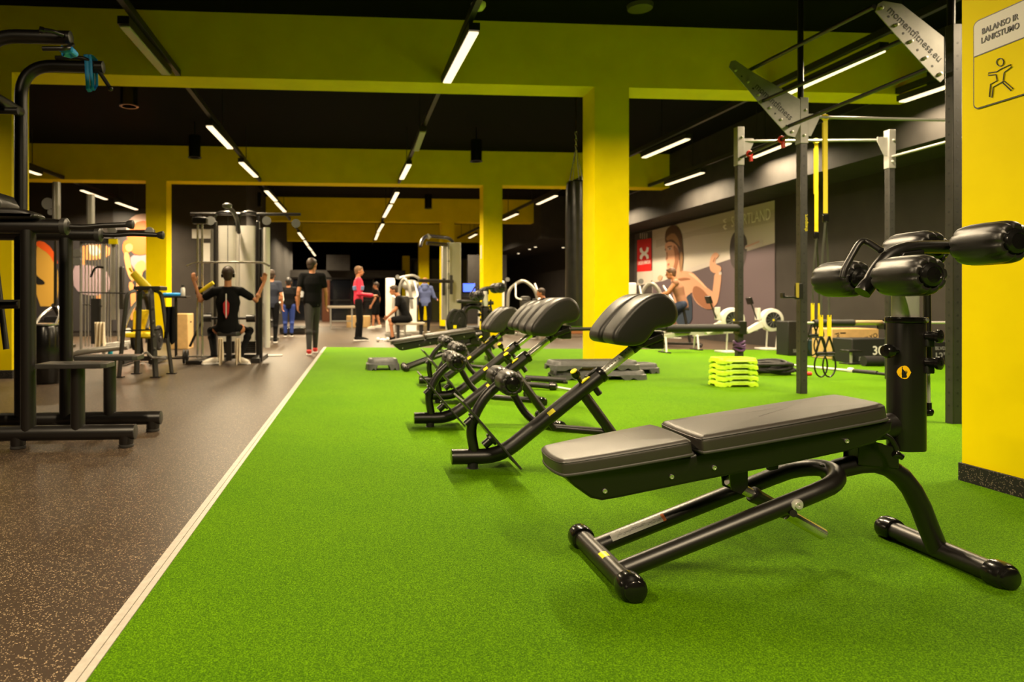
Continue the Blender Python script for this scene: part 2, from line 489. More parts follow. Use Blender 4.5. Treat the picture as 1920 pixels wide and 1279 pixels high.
LT = [
 (412-20, 238, 412+20, 280, 'largest lit tube of the left aisle track'),
 (452, 306, 480, 333, 'second lit tube down the left aisle track'),
 (499, 359, 517, 378, 'third lit tube down the left aisle track'),
 (518, 381, 534, 398, 'fourth lit tube down the left aisle track, above the cable station'),
 (560, 437, 569, 449, 'small lit tube on the left track beyond the cable station, nearest of four'),
 (571, 452, 577, 461, 'second of four small far tubes on the left track'),
 (578, 463, 584, 470, 'third of four small far tubes on the left track'),
 (585, 472, 591, 480, 'farthest small tube on the left track'),
 (889, 62, 838, 157, 'largest lit tube of the centre track, before the big beam'),
 (767, 310, 753, 337, 'lit tube of the centre track below the second beam edge'),
 (745, 362, 735, 381, 'upper tube of the middle pair on the centre track'),
 (733, 385, 720, 408, 'lower tube of the middle pair on the centre track'),
 (718, 421, 709, 436, 'small lit tube on the centre track below the middle pair'),
 (709, 438, 704, 450, 'farthest small lit tube on the centre track'),
 (50, 321, 75, 329, 'lit tube at the far left touching the curved pull-up post'),
 (153, 358, 199, 375, 'middle lit tube of the far left track'),
 (219, 381, 256, 394, 'lit tube of the far left track nearest the yellow column'),
 (1655, 97, 1475, 178, 'longest lit tube, crossing behind the pull-up rig upright'),
 (1290, 262, 1207, 297, 'upper lit tube right of the bright yellow column'),
 (1043, 368, 1008, 384, 'lit tube left of the punching bag, nearer one'),
 (970, 402, 945, 413, 'lit tube right of the second yellow column'),
 (893, 440, 880, 447, 'small lit tube left of the second yellow column'),
 (1783, 162, 1690, 193, 'lit tube under the large wing plate at right'),
 (1480, 270, 1412, 297, 'lit tube seen between the two rear rig uprights'),
 (1318, 325, 1250, 348, 'lower lit tube right of the bright yellow column'),
]
for (a, b, c, d, lab) in LT:
    lamp(*ln(a, b, c, d), lab)
lamp(*ln(232, 50, 312, 142), 'unlit tube on the left aisle track in front of the big beam', lit=False)
lamp(*ln(793, 248, 780, 284), 'unlit tube on the centre track above the second beam', lit=False)
# the same tracks go on overhead and behind the camera
for (x, y, lab) in ((1.27, 5.35, 'lit tube of the centre track, just over the top edge of the picture'), (1.30, -0.9, 'centre track tube behind the camera'),
                    (6.0, 4.0, 'lit tube half hidden behind the large wing plate')):
    lamp((x, y - 0.8, ZL), (x, y + 0.8, ZL), lab)
for (y, lab) in ((4.4, 'added right wall track tube, unseen behind the nearest yellow column'), (19.4, 'added right wall track tube, unseen behind the bright yellow column')):  # unseen tubes added to brighten the mural on the right wall
    lamp((7.62 - 0.012 * (y - 3), y - 0.8, ZL), (7.62 - 0.012 * (y + 0.8), y + 0.8, ZL), lab)
lamp((-2.2, 0.3, ZL), (-2.2, 1.9, ZL), 'left aisle track tube over the near rubber floor')
lamp((-6.8, 7.5, ZL), (-6.8, 9.1, ZL), 'far left track tube beyond the left picture edge')

# ---------------------------------------------------------------- shared machine pieces
def roller(parent, a, b, r, name='foam_roller', label=None, n=54):
    """stuffed vinyl roller with pleated ends and a domed hub cap"""
    a = Vector(a); b = Vector(b); ax = (b - a); Ln = ax.length; ax.normalize()
    u = ax.orthogonal().normalized(); w = ax.cross(u)
    prof = [(0.55, 0.010), (0.70, 0.0), (0.84, 0.004), (0.93, 0.014), (0.985, 0.030), (1.0, 0.052), (1.01, Ln * 0.5), (1.0, Ln - 0.052), (0.985, Ln - 0.030), (0.93, Ln - 0.014), (0.84, Ln - 0.004), (0.70, Ln), (0.55, Ln - 0.010)]
    pl = [0.03, 0.06, 0.065, 0.06, 0.04, 0.01, 0, 0.01, 0.04, 0.06, 0.065, 0.06, 0.03]
    vs = []; fs = []
    for (rr, h), p in zip(prof, pl):
        for k in range(n):
            t = 2 * math.pi * k / n
            q = r * (rr - 1.7 * p * (0.5 + 0.5 * math.cos(9 * t)) ** 6)
            vs.append(a + ax * h + (u * math.cos(t) + w * math.sin(t)) * q)
    m = len(prof)
    for i in range(m - 1):
        for k in range(n):
            k2 = (k + 1) % n
            fs.append((i * n + k, i * n + k2, (i + 1) * n + k2, (i + 1) * n + k))
    fs.append(tuple(range(n))); fs.append(tuple((m - 1) * n + k for k in range(n)))
    o = MB().add(vs, fs).build(name, LEATHR, parent, ang=70, label=label)
    for e, d in ((a, -ax), (b, ax)):
        MB().lathe([(r * 0.60, -0.02), (r * 0.60, -0.004), (r * 0.54, 0.005), (r * 0.38, 0.010), (r * 0.36, 0.008), (0.001, 0.012)], e, d, 24).build('hub_cap', BLACKG, o)
    return o

def ab_bench(label, ox, oy, hero=False):
    """adjustable abdominal bench; local x runs along the bench, y across, z up"""
    t = thing('abdominal_bench', label, 'exercise bench', (ox, oy, 0), group=None)
    OX, OY = 1.5, 2.37
    def P(px, py, dy=0.0):
        p = at(px, py, OY + dy); return Vector((p.x - OX, dy, p.z))
    def L(x, z, dy=0.0): return Vector((x - OX, dy, z))
    # stabilizers with rubber ends
    for x in (0.885, 2.145):
        s = MB().cyl(L(x, 0.046, -0.215), L(x, 0.046, 0.215), 0.036, 24).build('stabilizer', BLACK, t)
        for e in (-1, 1):
            MB().lathe([(0.038, -0.062), (0.044, -0.058), (0.047, -0.045), (0.047, -0.012), (0.043, 0.0), (0.036, 0.004), (0.034, 0.012), (0.030, 0.015), (0.001, 0.016)], L(x, 0.047, e * 0.265), (0, e, 0), 28).build('end_cap', BLACKG, s)
    # hairpin lower frame
    arm = 0.115; ap = 1.635
    z0, sl = 0.052, 0.36
    def U(x, y): return L(x, z0 + sl * (x - 0.9), y)
    pts = [U(0.90, -arm), U(1.2, -arm), U(ap - 0.06, -arm)]
    for k in range(1, 12):
        a = -math.pi / 2 + math.pi * k / 12
        pts.append(U(ap - 0.03 + math.cos(a) * arm * 1.0, math.sin(a) * arm))
    pts += [U(ap - 0.06, arm), U(1.2, arm), U(0.90, arm)]
    MB().tube(pts, 0.0305, 20).build('hairpin_frame', BLACK, t)
    # rear arch
    ar = [L(1.70, 0.332), L(1.76, 0.352), L(1.83, 0.366), L(1.89, 0.368), L(1.945, 0.352), L(1.995, 0.318), L(2.035, 0.27), L(2.07, 0.205), L(2.10, 0.13), L(2.135, 0.05)]
    q = ar
    MB().tube(q, 0.0345, 22).build('rear_arch', BLACK, t)
    # tray under the pads
    prof = [(0.702, 0.378), (0.745, 0.335), (0.80, 0.296), (0.838, 0.287), (0.90, 0.296), (1.154, 0.342), (1.50, 0.400), (1.70, 0.437), (1.80, 0.462), (1.862, 0.505), (1.868, 0.545), (1.50, 0.495), (1.18, 0.447), (1.15, 0.437)]
    prof = [(x - OX, z) for x, z in prof]
    MB().slab(prof, XZ(0), -0.118, 0.118, r=0.012).build('under_tray', BLACK, t, ang=50)
    # pads and their rim
    def frame(x0, z0_, ang):
        ca, sa = math.cos(ang), math.sin(ang)
        return lambda u, v, w: Vector((x0 - OX + u * ca - w * sa, v, z0_ + u * sa + w * ca))
    # seat
    f1 = frame(0.695, 0.368, R(9.2))
    seat = [(0.0, -0.118), (0.03, -0.135), (0.2, -0.150), (0.43, -0.158), (0.458, -0.150), (0.465, 0.0), (0.458, 0.150), (0.43, 0.158), (0.2, 0.150), (0.03, 0.135), (0.0, 0.118), (-0.012, 0.0)]
    seat = smooth_poly(seat, 2)
    MB().slab(seat, f1, 0.0, 0.012, r=0.005).build('pad_rim', PIPING, t)
    so = MB().slab([(u * 0.985 + 0.003, v * 0.985) for u, v in seat], f1, 0.012, 0.058, r=0.020, crown=0.006, steps=5, both=False).build('seat_pad', LEATHER, t, ang=60)
    f2 = frame(1.163, 0.443, R(8.4))
    back = [(0.0, -0.150), (0.015, -0.160), (0.35, -0.155), (0.64, -0.142), (0.685, -0.132), (0.70, -0.11), (0.705, 0.0), (0.70, 0.11), (0.685, 0.132), (0.64, 0.142), (0.35, 0.155), (0.015, 0.160), (0.0, 0.150), (-0.005, 0.0)]
    back = smooth_poly(back, 2)
    MB().slab(back, f2, 0.0, 0.012, r=0.005).build('pad_rim', PIPING, t)
    bo = MB().slab([(u * 0.988 + 0.003, v * 0.985) for u, v in back], f2, 0.012, 0.062, r=0.022, crown=0.005, steps=5, both=False).build('back_pad', LEATHER, t, ang=60)
    if hero:   # stitched seam just under the top rim
        for (pl, f, h, par) in ((seat, f1, 0.047, so), (back, f2, 0.050, bo)):
            ln_ = [f(u * 0.985 + 0.003, v * 0.985 * 0.985, h) for u, v in pl]
            MB().tube(ln_ + [ln_[0]], 0.0016, 6, cap=False).build('seam', LEATHR, par)
    # bolts along the tray
    for px, py in ((1134, 921), (1259, 894), (1339, 877), (1587, 827)):
        p = P(px, py, -0.119)
        b = MB().lathe([(0.0085, 0.0), (0.0085, 0.003), (0.007, 0.005), (0.0045, 0.005), (0.0042, 0.002), (0.001, 0.002)], p, (0, -1, 0), 16)
        b.build('bolt', CHROME, t)
    # height strut
    a, b = P(1378, 908), P(1540, 1000)
    d = (b - a).normalized()
    MB().cyl(a - d * 0.03, a + d * 0.10, 0.018, 20).build('strut_rod', CHROME, t)
    MB().lathe([(0.024, 0.0), (0.029, 0.004), (0.029, 0.02), (0.026, 0.024), (0.026, 0.13), (0.024, 0.14)], a + d * 0.07, d, 24).build('strut_sleeve', BLACK, t)
    MB().lathe([(0.0215, 0.0), (0.0215, 0.155), (0.0195, 0.159), (0.001, 0.160)], b - d * 0.15, d, 24).build('strut_end', CHROME, t)
    MB().cyl(P(1488, 963, -arm - 0.035), P(1488, 963, 0) * 1.0 + Vector((0, arm, 0)), 0.012, 14).build('cross_pin', BLACK, t)
    MB().lathe([(0.020, 0), (0.020, 0.006), (0.012, 0.009), (0.012, 0.014), (0.005, 0.014), (0.004, 0.010), (0.001, 0.010)], U(1.50, -arm - 0.028), (0, -1, 0), 20).build('pivot_bolt', ALU, t)
    br = MB()
    for sgn in (-1, 1):
        br.prism([(1.325 - OX, 0.375), (1.395 - OX, 0.390), (1.395 - OX, 0.300), (1.372 - OX, 0.275), (1.335 - OX, 0.290)], XZ(0), sgn * 0.028 - 0.003, sgn * 0.028 + 0.003)
    br.build('strut_bracket', BLACK, t)
    MB().prism([(1.475 - OX, 0.375), (1.525 - OX, 0.383), (1.520 - OX, 0.355), (1.49 - OX, 0.35)], XZ(0), -0.01, 0.01).build('stop_tab', BLACK, t)
    # hinge on the arch
    hb = MB()
    for sgn in (-1, 1):
        hb.prism([(1.80 - OX, 0.372), (1.80 - OX, 0.442), (1.86 - OX, 0.455), (1.905 - OX, 0.44), (1.955 - OX, 0.43), (1.955 - OX, 0.355), (1.90 - OX, 0.36)], XZ(0), sgn * 0.036 - 0.003, sgn * 0.036 + 0.003)
    hb.box(L(1.86, 0.415), (0.10, 0.07, 0.05))
    hb.build('hinge_bracket', BLACK, t, bevel=0.003)
    lv = MB().tube(fillet([P(1642, 812, -0.10), P(1668, 818, -0.10), P(1682, 842, -0.10), P(1681, 856, -0.10)], 0.03), 0.0085, 12).build('release_lever', BLACK, t)
    MB().lathe([(0.012, 0), (0.015, 0.006), (0.013, 0.016), (0.010, 0.022), (0.011, 0.03), (0.001, 0.034)], P(1676, 850, -0.10), (0.9, -0.2, -0.45), 16).build('lever_knob', BLACKG, lv)
    # neck tube and roller post
    MB().tube([L(1.70, 0.455), L(1.86, 0.487), L(1.96, 0.502), L(2.01, 0.506)], [0.03, 0.040, 0.047, 0.047], 22, sy=0.8).build('neck_tube', BLACK, t)
    MB().slab(rrect(0.118, 0.100, 0.042, 6, 2.014 - OX, 0), XY(0), 0.415, 0.885, r=0.004).build('post', BLACK, t, ang=50)
    MB().slab(rrect(0.128, 0.110, 0.046, 6, 2.014 - OX, 0), XY(0), 0.876, 0.897, r=0.004).build('post_collar', BLACKG, t, ang=50)
    MB().slab(rrect(0.084, 0.070, 0.030, 6, 2.010 - OX, 0), XY(0), 0.89, 1.105, r=0.004).build('inner_post', ALU, t, ang=50)
    for z in (0.830, 0.735):
        k = MB().box(L(2.060, z - 0.012, -0.040), (0.030, 0.035, 0.055)).build('knob_plate', RUBBER, t, bevel=0.004)
        MB().lathe([(0.017, 0), (0.017, 0.030), (0.023, 0.034), (0.023, 0.044), (0.018, 0.046), (0.008, 0.046), (0.007, 0.043), (0.001, 0.043)], L(2.055, z, -0.045), (0.35, -0.93, 0), 20).build('adjuster_knob', BLACKG, t)
    MB().lathe([(0.012, 0), (0.012, 0.02), (0.024, 0.024), (0.026, 0.04), (0.02, 0.05), (0.001, 0.052)], L(1.960, 0.775, -0.02), (-1, -0.1, 0), 18).build('adjuster_knob', BLACKG, t)
    MB().lathe([(0.0065, 0), (0.0065, 0.003), (0.001, 0.004)], L(2.045, 0.887, -0.056), (0, -1, 0), 14).build('bolt', CHROME, t)
    g = MB().cyl(L(2.098, 0.565, -0.005), L(2.094, 0.80, -0.005), 0.0055, 10).build('gas_spring', ALU, t)
    MB().cyl(L(2.060, 0.545, -0.005), L(2.105, 0.548, -0.005), 0.012, 12).ball(L(2.100, 0.552, -0.005), 0.014).cyl(L(2.098, 0.55, -0.005), L(2.098, 0.585, -0.005), 0.009, 10).build('ball_joint', BLACKG, g)
    MB().cyl(L(2.094, 0.72, -0.005), L(2.090, 0.99, -0.005), 0.012, 14).build('spring_tube', BLACK, g)
    # roller head
    lx, lz = 1.895, 1.040; ux, uz = 2.195, 1.152
    q = [L(1.845, 0.985), L(1.87, 1.015), L(1.90, 1.07), L(1.945, 1.12), L(2.0, 1.145), L(2.07, 1.152), L(2.20, 1.152)]
    MB().tube(fillet(q, 0.04, 3), [0.028] * 3 + [0.024] * (len(fillet(q, 0.04, 3)) - 3), 18).build('head_arm', BLACK, t)
    for (x, z) in ((lx, lz), (ux, uz)):
        MB().cyl(L(x, z, -0.24), L(x, z, 0.26), 0.014, 12).build('roller_axle', BLACK, t)
    for (x, z, rr) in ((lx, lz, 0.069), (ux, uz, 0.073)):
        roller(t, L(x, z, -0.045), L(x, z, -0.245), rr)
        roller(t, L(x, z, 0.075), L(x, z, 0.275), rr)
    MB().tube(fillet([P(1580, 520, 0.06), P(1583, 505, 0.06), P(1612, 453, 0.06), P(1625, 452, 0.06), P(1652, 470, 0.0)], 0.03), 0.0115, 14).build('grab_handle', BLACK, t)
    MB().prism([(1.94 - OX, 1.06), (2.06 - OX, 1.06), (2.06 - OX, 1.14), (1.98 - OX, 1.13)], XZ(0), -0.03, 0.03).build('head_bracket', BLACK, t, bevel=0.004)
    if hero:
        # labels
        p0, p1 = P(1143, 1003, 0.083), P(1250, 964, 0.083)
        a_, b_ = U(0.955, arm), U(1.185, arm)
        dd = (b_ - a_).normalized(); nn = Vector((0, -0.72, 0.69)); nn = (nn - dd * nn.dot(dd)).normalized(); ww = dd.cross(nn)
        def strip(x0, x1, s0, s1, lift, m, nm, par):
            vs = []; fs = []; K = 6
            for i in range(K + 1):
                an = s0 + (s1 - s0) * i / K
                for x in (x0, x1):
                    vs.append(a_ + dd * x + (nn * math.cos(an) + ww * math.sin(an)) * (0.0305 + lift))
            for i in range(K): fs.append((2 * i, 2 * i + 1, 2 * i + 3, 2 * i + 2))
            return MB().add(vs, fs).build(nm, m, par)
        s = strip(0, 0.215, -0.45, 0.45, 0.0006, WPRINT, 'warning_label', t)
        strip(0.203, 0.215, -0.45, 0.45, 0.0010, ORANGE, 'label_stripe', s)
        random.seed(3); x = 0.02
        lines = MB()
        while x < 0.19:
            w_ = random.uniform(0.004, 0.018)
            an = random.choice([-0.18, 0.0, 0.15])
            lines.add(sum([[a_ + dd * xx + (nn * math.cos(q_) + ww * math.sin(q_)) * 0.0315 for xx in (x, x + w_)] for q_ in (an, an + 0.05)], []), [(0, 1, 3, 2)])
            x += random.uniform(0.004, 0.012)
        lines.build('label_lines', GPRINT, s)
        c = L(0.885, 0.046, -0.035)
        vs = []; fs = []
        for i in range(5):
            an = -0.75 + 0.8 * i / 4
            for y in (-0.022, 0.022): vs.append(c + Vector((math.sin(an) * 0.0366, y, math.cos(an) * 0.0366)))
        for i in range(4): fs.append((2 * i, 2 * i + 1, 2 * i + 3, 2 * i + 2))
        MB().add(vs, fs).build('yellow_badge', YELP, t)
        # numbered drop-shaped sticker on the post
        dr = [(0.024 * math.cos(R(a)) * (1.0 if abs(a - 0) > 40 else 1.25), 0.024 * math.sin(R(a))) for a in (0, 45, 70, 90, 120, 150, 180, 210, 240, 270, 290, 315)]
        cx_ = 1.972 - OX
        def fpost(u, v, w):
            y = -0.0505; x = cx_ + u * 0.6
            # follow the rounded front corner of the post
            dx = (1.955 + 0.042 - OX) - x
            if dx > 0: y = -0.05 + 0.042 - math.sqrt(max(0, 0.042 ** 2 - dx * dx)) - 0.0006
            return Vector((x, y - w, 0.700 + v))
        MB().prism(dr, fpost, 0, 0.0006).build('number_sticker', mat('amber_sticker', (0.95, 0.55, 0.0), 0.4), t)
        text_mesh('sticker_number', '49', 0.019, INK, t, basis(fpost(-0.002, -0.001, 0.0022), (1, -0.40, 0), (0, 0, 1)), ext=0.0002)
    return t

hero = ab_bench('large black abdominal bench with four vinyl rollers on its post, nearest on the turf', 1.5, 2.37, hero=True)
ab_bench('small far abdominal bench on the turf, between the single grey step and the plate tree', 1.37, 9.6)

def roman_chair(label, ox, oy, ext=0.0):
    t = thing('back_extension_bench', label, 'back extension bench', (ox, oy, 0), group=None)
    L = lambda x, z, y=0.0: Vector((x - 1.1, y, z))
    d = (L(1.445, 0.540) - L(0.86, 0.086)).normalized()
    MB().tube(fillet([L(0.572, 0.078), L(0.845, 0.078), L(1.445, 0.545)], 0.11, 7), 0.043, 24).build('main_beam', BLACK, t)
    MB().lathe([(0.0425, 0), (0.0425, 0.003), (0.04, 0.004), (0.001, 0.004)], L(0.572, 0.078), (-1, 0, 0), 24).build('beam_end', BLACKG, t)
    MB().lathe([(0.036, 0), (0.036, 0.012), (0.030, 0.016), (0.030, 0.045)], L(0.69, 0.0), (0, 0, 1), 24).build('foot', RUBBER, t)
    e = L(1.445, 0.545)
    MB().lathe([(0.045, -0.03), (0.048, -0.026), (0.048, 0.0), (0.034, 0.006), (0.030, 0.008)], e, d, 24).build('collar', BLACKG, t)
    MB().cyl(e - d * 0.05, e + d * (0.24 + ext), 0.0265, 22).build('chrome_tube', CHROME if ext < 0 else ALU, t)
    # scale ticks
    nn = Vector((-d.z, 0, d.x)); tk = MB()
    for k in range(9):
        if 0.02 + 0.025 * k < 0.22 + ext:
            p = e + d * (0.02 + 0.025 * k)
            for (an, w_) in ((-0.9, 0.004), (-1.1, 0.002)):
                c_ = p + (nn * math.cos(an) + Vector((0, 1, 0)) * math.sin(an)) * 0.0268
                tk.box(c_, (w_, 0.006, 0.004))
    tk.build('scale_marks', INK, t)
    # hip pads
    pp = [(1146, 637), (1149, 622), (1160, 606), (1178, 584), (1196, 566), (1214, 554), (1231, 549), (1249, 551), (1263, 562), (1271, 580), (1272, 596), (1263, 610), (1246, 615), (1230, 616), (1221, 629), (1210, 643), (1192, 650), (1165, 649), (1152, 646)]
    poly = []
    for px, py in pp:
        q = at(px, py, 3.675); poly.append((q.x - 1.1 + 0.01, q.z))
    dx, dz = d.x * ext, d.z * ext
    poly = [(x + dx, z + dz) for x, z in poly]
    poly = smooth_poly(poly, 2)
    for y0 in (-0.203, 0.021):
        MB().slab(poly, XZ(0), y0, y0 + 0.182, r=0.026, steps=5).build('hip_pad', LEATHR, t, ang=60)
    h = e + d * (0.24 + ext)
    MB().box(h + Vector((0.05, 0, 0.045)), (0.14, 0.25, 0.04), (0, -R(20), 0)).tube([h - d * 0.03, h + d * 0.06], 0.030, 14).box(h + Vector((0.09, 0, 0.045)), (0.08, 0.20, 0.10)).build('pad_carriage', BLACK, t, bevel=0.008)
    # adjustment knob with a yellow cap, sliders and tags
    kb = e - d * 0.135
    k = MB().lathe([(0.012, 0.03), (0.012, 0.075), (0.022, 0.085), (0.026, 0.105), (0.020, 0.125), (0.001, 0.127)], kb, nn + Vector((0, -0.25, 0)), 18).build('pull_knob', BLACKG, t)
    MB().lathe([(0.021, 0.1255), (0.019, 0.130), (0.001, 0.131)], kb, nn + Vector((0, -0.25, 0)), 18).build('knob_cap', YELP, k)
    ya = basis(e - d * 0.11 + nn * 0.040 + Vector((0, -0.020, 0)), d, (0, 1, 0))
    MB().add([ya @ Vector(v) for v in ((-0.03, -0.012, 0.002), (0.03, -0.012, 0.002), (0.022, 0.012, 0.004), (-0.026, 0.012, 0.004), (-0.03, -0.012, -0.004), (0.03, -0.012, -0.004))], [(0, 1, 2, 3), (0, 4, 5, 1)]).build('yellow_tab', YELP, t)
    MB().box(e - d * 0.055 + nn * 0.042, (0.085, 0.035, 0.016), (0, -math.atan2(d.z, d.x), 0)).build('slider_grip', BLACKG, t, bevel=0.005)
    bs = e - d * 0.38
    by = basis(bs + nn * 0.0435 * 0.5 + Vector((0, -0.0385, 0)), d, nn * 0.866 + Vector((0, 0.5, 0)))
    MB().add([by @ Vector(v) for v in ((-0.022, -0.012, 0.0012), (0.022, -0.012, 0.0012), (0.022, 0.012, 0.0012), (-0.022, 0.012, 0.0012))], [(0, 1, 2, 3)]).build('maker_badge', YELP, t)
    MB().cyl(e - d * 0.09 - nn * 0.03, e - d * 0.09 - nn * 0.085, 0.018, 16).build('lock_stub', BLACK, t)
    MB().cyl(e - d * 0.42 - nn * 0.03, e - d * 0.42 - nn * 0.08, 0.016, 16).build('lock_stub', BLACK, t)
    # curved neck holding the ankle rollers
    MB().tube(fillet([L(0.700, 0.10), L(0.672, 0.25), L(0.75, 0.41), L(0.865, 0.505)], 0.09, 6), 0.029, 18).build('roller_neck', BLACK, t)
    MB().cyl(L(0.868, 0.510, -0.22), L(0.868, 0.510, 0.22), 0.013, 12).build('roller_axle', BLACK, t)
    roller(t, L(0.868, 0.510, -0.03), L(0.868, 0.510, -0.225), 0.068)
    roller(t, L(0.868, 0.510, 0.03), L(0.868, 0.510, 0.225), 0.068)
    # foot plate and its standoffs
    a, b = L(0.607, 0.415), L(0.929, 0.040)
    dp = (b - a).normalized(); npl = Vector((dp.z, 0, -dp.x))
    Mx = basis((a + b) / 2, dp, (0, 1, 0)).to_3x3()
    MB().box((a + b) / 2 + npl * 0.0, ((b - a).length, 0.34, 0.012), Mx).build('foot_plate', RIG, t, bevel=0.003)
    for s_ in (0.30, 0.62):
        c = a + dp * s_ * (b - a).length
        MB().lathe([(0.040, 0.008), (0.040, 0.02), (0.024, 0.024), (0.024, 0.07)], c, npl if npl.x < 0 else -npl, 18).build('standoff', BLACK, t)
    # rear legs and brace
    MB().tube([L(1.32, 0.44), L(1.60, 0.06)], 0.030, 18).build('rear_leg', BLACK, t)
    MB().tube(fillet([L(0.90, 0.50, 0.10), L(1.02, 0.29, 0.10), L(1.12, 0.225, 0.08), L(1.48, 0.20, 0.02)], 0.08, 5), 0.022, 16).build('brace_tube', BLACK, t)
    s = MB().cyl(L(1.61, 0.043, -0.25), L(1.61, 0.043, 0.25), 0.036, 20).build('stabilizer', BLACK, t)
    for e_ in (-1, 1):
        MB().lathe([(0.038, -0.05), (0.044, -0.045), (0.044, -0.01), (0.036, 0.0), (0.001, 0.004)], L(1.61, 0.044, e_ * 0.29), (0, e_, 0), 20).build('end_cap', BLACKG, s)
    return t
roman_chair('black back extension bench nearest the camera, the long silver scale tube fully out', 1.1, 3.88)
roman_chair('black back extension bench second in line, directly behind the nearest one', 1.01, 5.2, -0.02)
roman_chair('black back extension bench third in line, only partly visible between its neighbours', 1.23, 6.45, -0.05)
roman_chair('black back extension bench farthest in line, pads set lowest, beside the plate tree', 1.30, 7.75, -0.16)

# ---------------------------------------------------------------- pull-up rig
rig = thing('pull_up_rig', 'tall dark steel pull-up rig with perforated uprights and two lettered wing plates', 'exercise rig', (5.5, 6.6, 0))
RO = Vector((5.5, 6.6, 0))
def rw(p): return Vector(p) - RO
PA, PB, PC, PD, PE = (4.665, 5.03), (4.635, 6.80), (4.76, 8.17), (6.56, 7.97), (6.56, 5.9)
PW = 0.0375
def post(p, z1, label=None):
    x, y = p
    o = MB(RO).box2((x - PW, y - PW, 0.006), (x + PW, y + PW, z1)).build('upright', RIG, rig, bevel=0.005)
    MB(RO).box2((x - 0.075, y - 0.075, 0), (x + 0.075, y + 0.075, 0.008)).build('base_plate', BLACK, o)
    h = MB(RO)
    z = 0.15
    while z < z1 - 0.05:
        h.lathe([(0.0095, 0), (0.0095, 0.0006)], (x, y - PW, z), (0, -1, 0), 8)
        h.lathe([(0.0095, 0), (0.0095, 0.0006)], (x - PW, y, z), (-1, 0, 0), 8)
        z += 0.10
    h.build('bolt_holes', INK, o)
    return o
def bolts(parent, pts, d=(0, -1, 0), r=0.014):
    for p in pts:
        MB(RO).lathe([(r, 0), (r, 0.012), (r * 0.6, 0.014), (r * 0.6, 0.022), (0.001, 0.023)], p, d, 8).build('bolt', ALU, parent)
po = {}
for nm, p, z1 in (('a', PA, 3.10), ('b', PB, 3.02), ('c', PC, 3.07), ('d', PD, 3.02), ('e', PE, 3.02)):
    o = post(p, z1); po[nm] = o
    if nm in 'bcd':
        s = MB(RO).box2((p[0] - 0.044, p[1] - 0.044, z1 - 0.44), (p[0] + 0.044, p[1] + 0.044, z1 + 0.03)).build('joint_sleeve', RIGL, o, bevel=0.004, label='steel joint sleeve, lamp light put into its pale tone')  # bolted post extension; lamp light on the tops is put into its pale colour
        bolts(o, [(p[0] + 0.01, p[1] - 0.044, z1 - 0.10), (p[0] - 0.005, p[1] - 0.044, z1 - 0.36)])
def bar(a, b, r=0.0165, m=RIG, name='crossbar', label=None):
    return MB(RO).cyl(a, b, r, 12).build(name, m, rig, label=label)
zb = 2.90
bar((PC[0], PC[1], 2.93), (PD[0], PD[1], 2.93), m=RIGL)
bar((PB[0], PB[1], 2.86), (PE[0] , 6.80, 2.86), m=RIGL)
bar((PD[0], PD[1], 2.72), (PE[0], PE[1], 2.72), m=RIGL)
bar((PC[0], PC[1], 2.72), (PB[0], PB[1], 2.72), m=BLACK)
bar((PE[0], PE[1], 2.86), (PE[0], 6.86, 2.86), m=RIG)
bar(at(1473, 239, 6.8), at(1742, 128, 5.03), 0.0185, BLACK)
bar(at(1403, 133, 6.8), at(1639, 12, 5.03), 0.0185, BLACK)
bar(at(1424, 192, 6.8), at(1700, 72, 5.03), 0.0185, BLACK)
for p in (PA, PB):
    bar((p[0], p[1] + 0.02, 3.0), (p[0], p[1] + 0.02, CEIL), 0.028, BLACK, 'ceiling_tie')
def wing(pix, Y, txt, size, p0, p1, boltpx):
    poly = [(q.x, q.z) for q in (at(px, py, Y) for px, py in pix)]
    w = MB(RO).prism(poly, XZ(Y), -0.006, 0.0).build('wing_plate', RIGL, rig, bevel=0.002, label='pale grey perforated wing plate with lettering')
    a = at(p0[0], p0[1], Y - 0.008); b = at(p1[0], p1[1], Y - 0.008)
    x = (b - a); y = Vector((-x.z, 0, x.x)) if x.x > 0 else Vector((x.z, 0, -x.x))
    M = basis(rw((a + b) / 2), x, y)
    text_mesh('lettering', txt, size, INK, w, M, ext=0.0004, fit=x.length)
    bolts(w, [at(px, py, Y - 0.008) for px, py in boltpx], r=0.015)
    hs = MB(RO)
    for i in range(len(boltpx) - 1):
        c = (at(*boltpx[i], Y - 0.0065) + at(*boltpx[i + 1], Y - 0.0065)) / 2
        hs.lathe([(0.010, 0), (0.010, 0.0008)], c, (0, -1, 0), 8)
    hs.build('holes', INK, w)
wing([(1366, 126), (1370, 115), (1378, 113), (1412, 136), (1500, 187), (1500, 235), (1490, 258), (1476, 254), (1440, 214)], 6.745, 'momentfitness', 0.10, (1418, 160), (1484, 222), [(1379, 132), (1402, 154), (1422, 178), (1443, 202), (1464, 224), (1485, 247)])
wing([(1640, 22), (1645, 8), (1655, 2), (1690, 8), (1769, 70), (1769, 148), (1762, 155), (1750, 145), (1680, 68)], 4.985, 'momentfitness.eu', 0.085, (1668, 16), (1764, 112), [(1652, 15), (1680, 47), (1707, 78), (1734, 109), (1762, 139)])
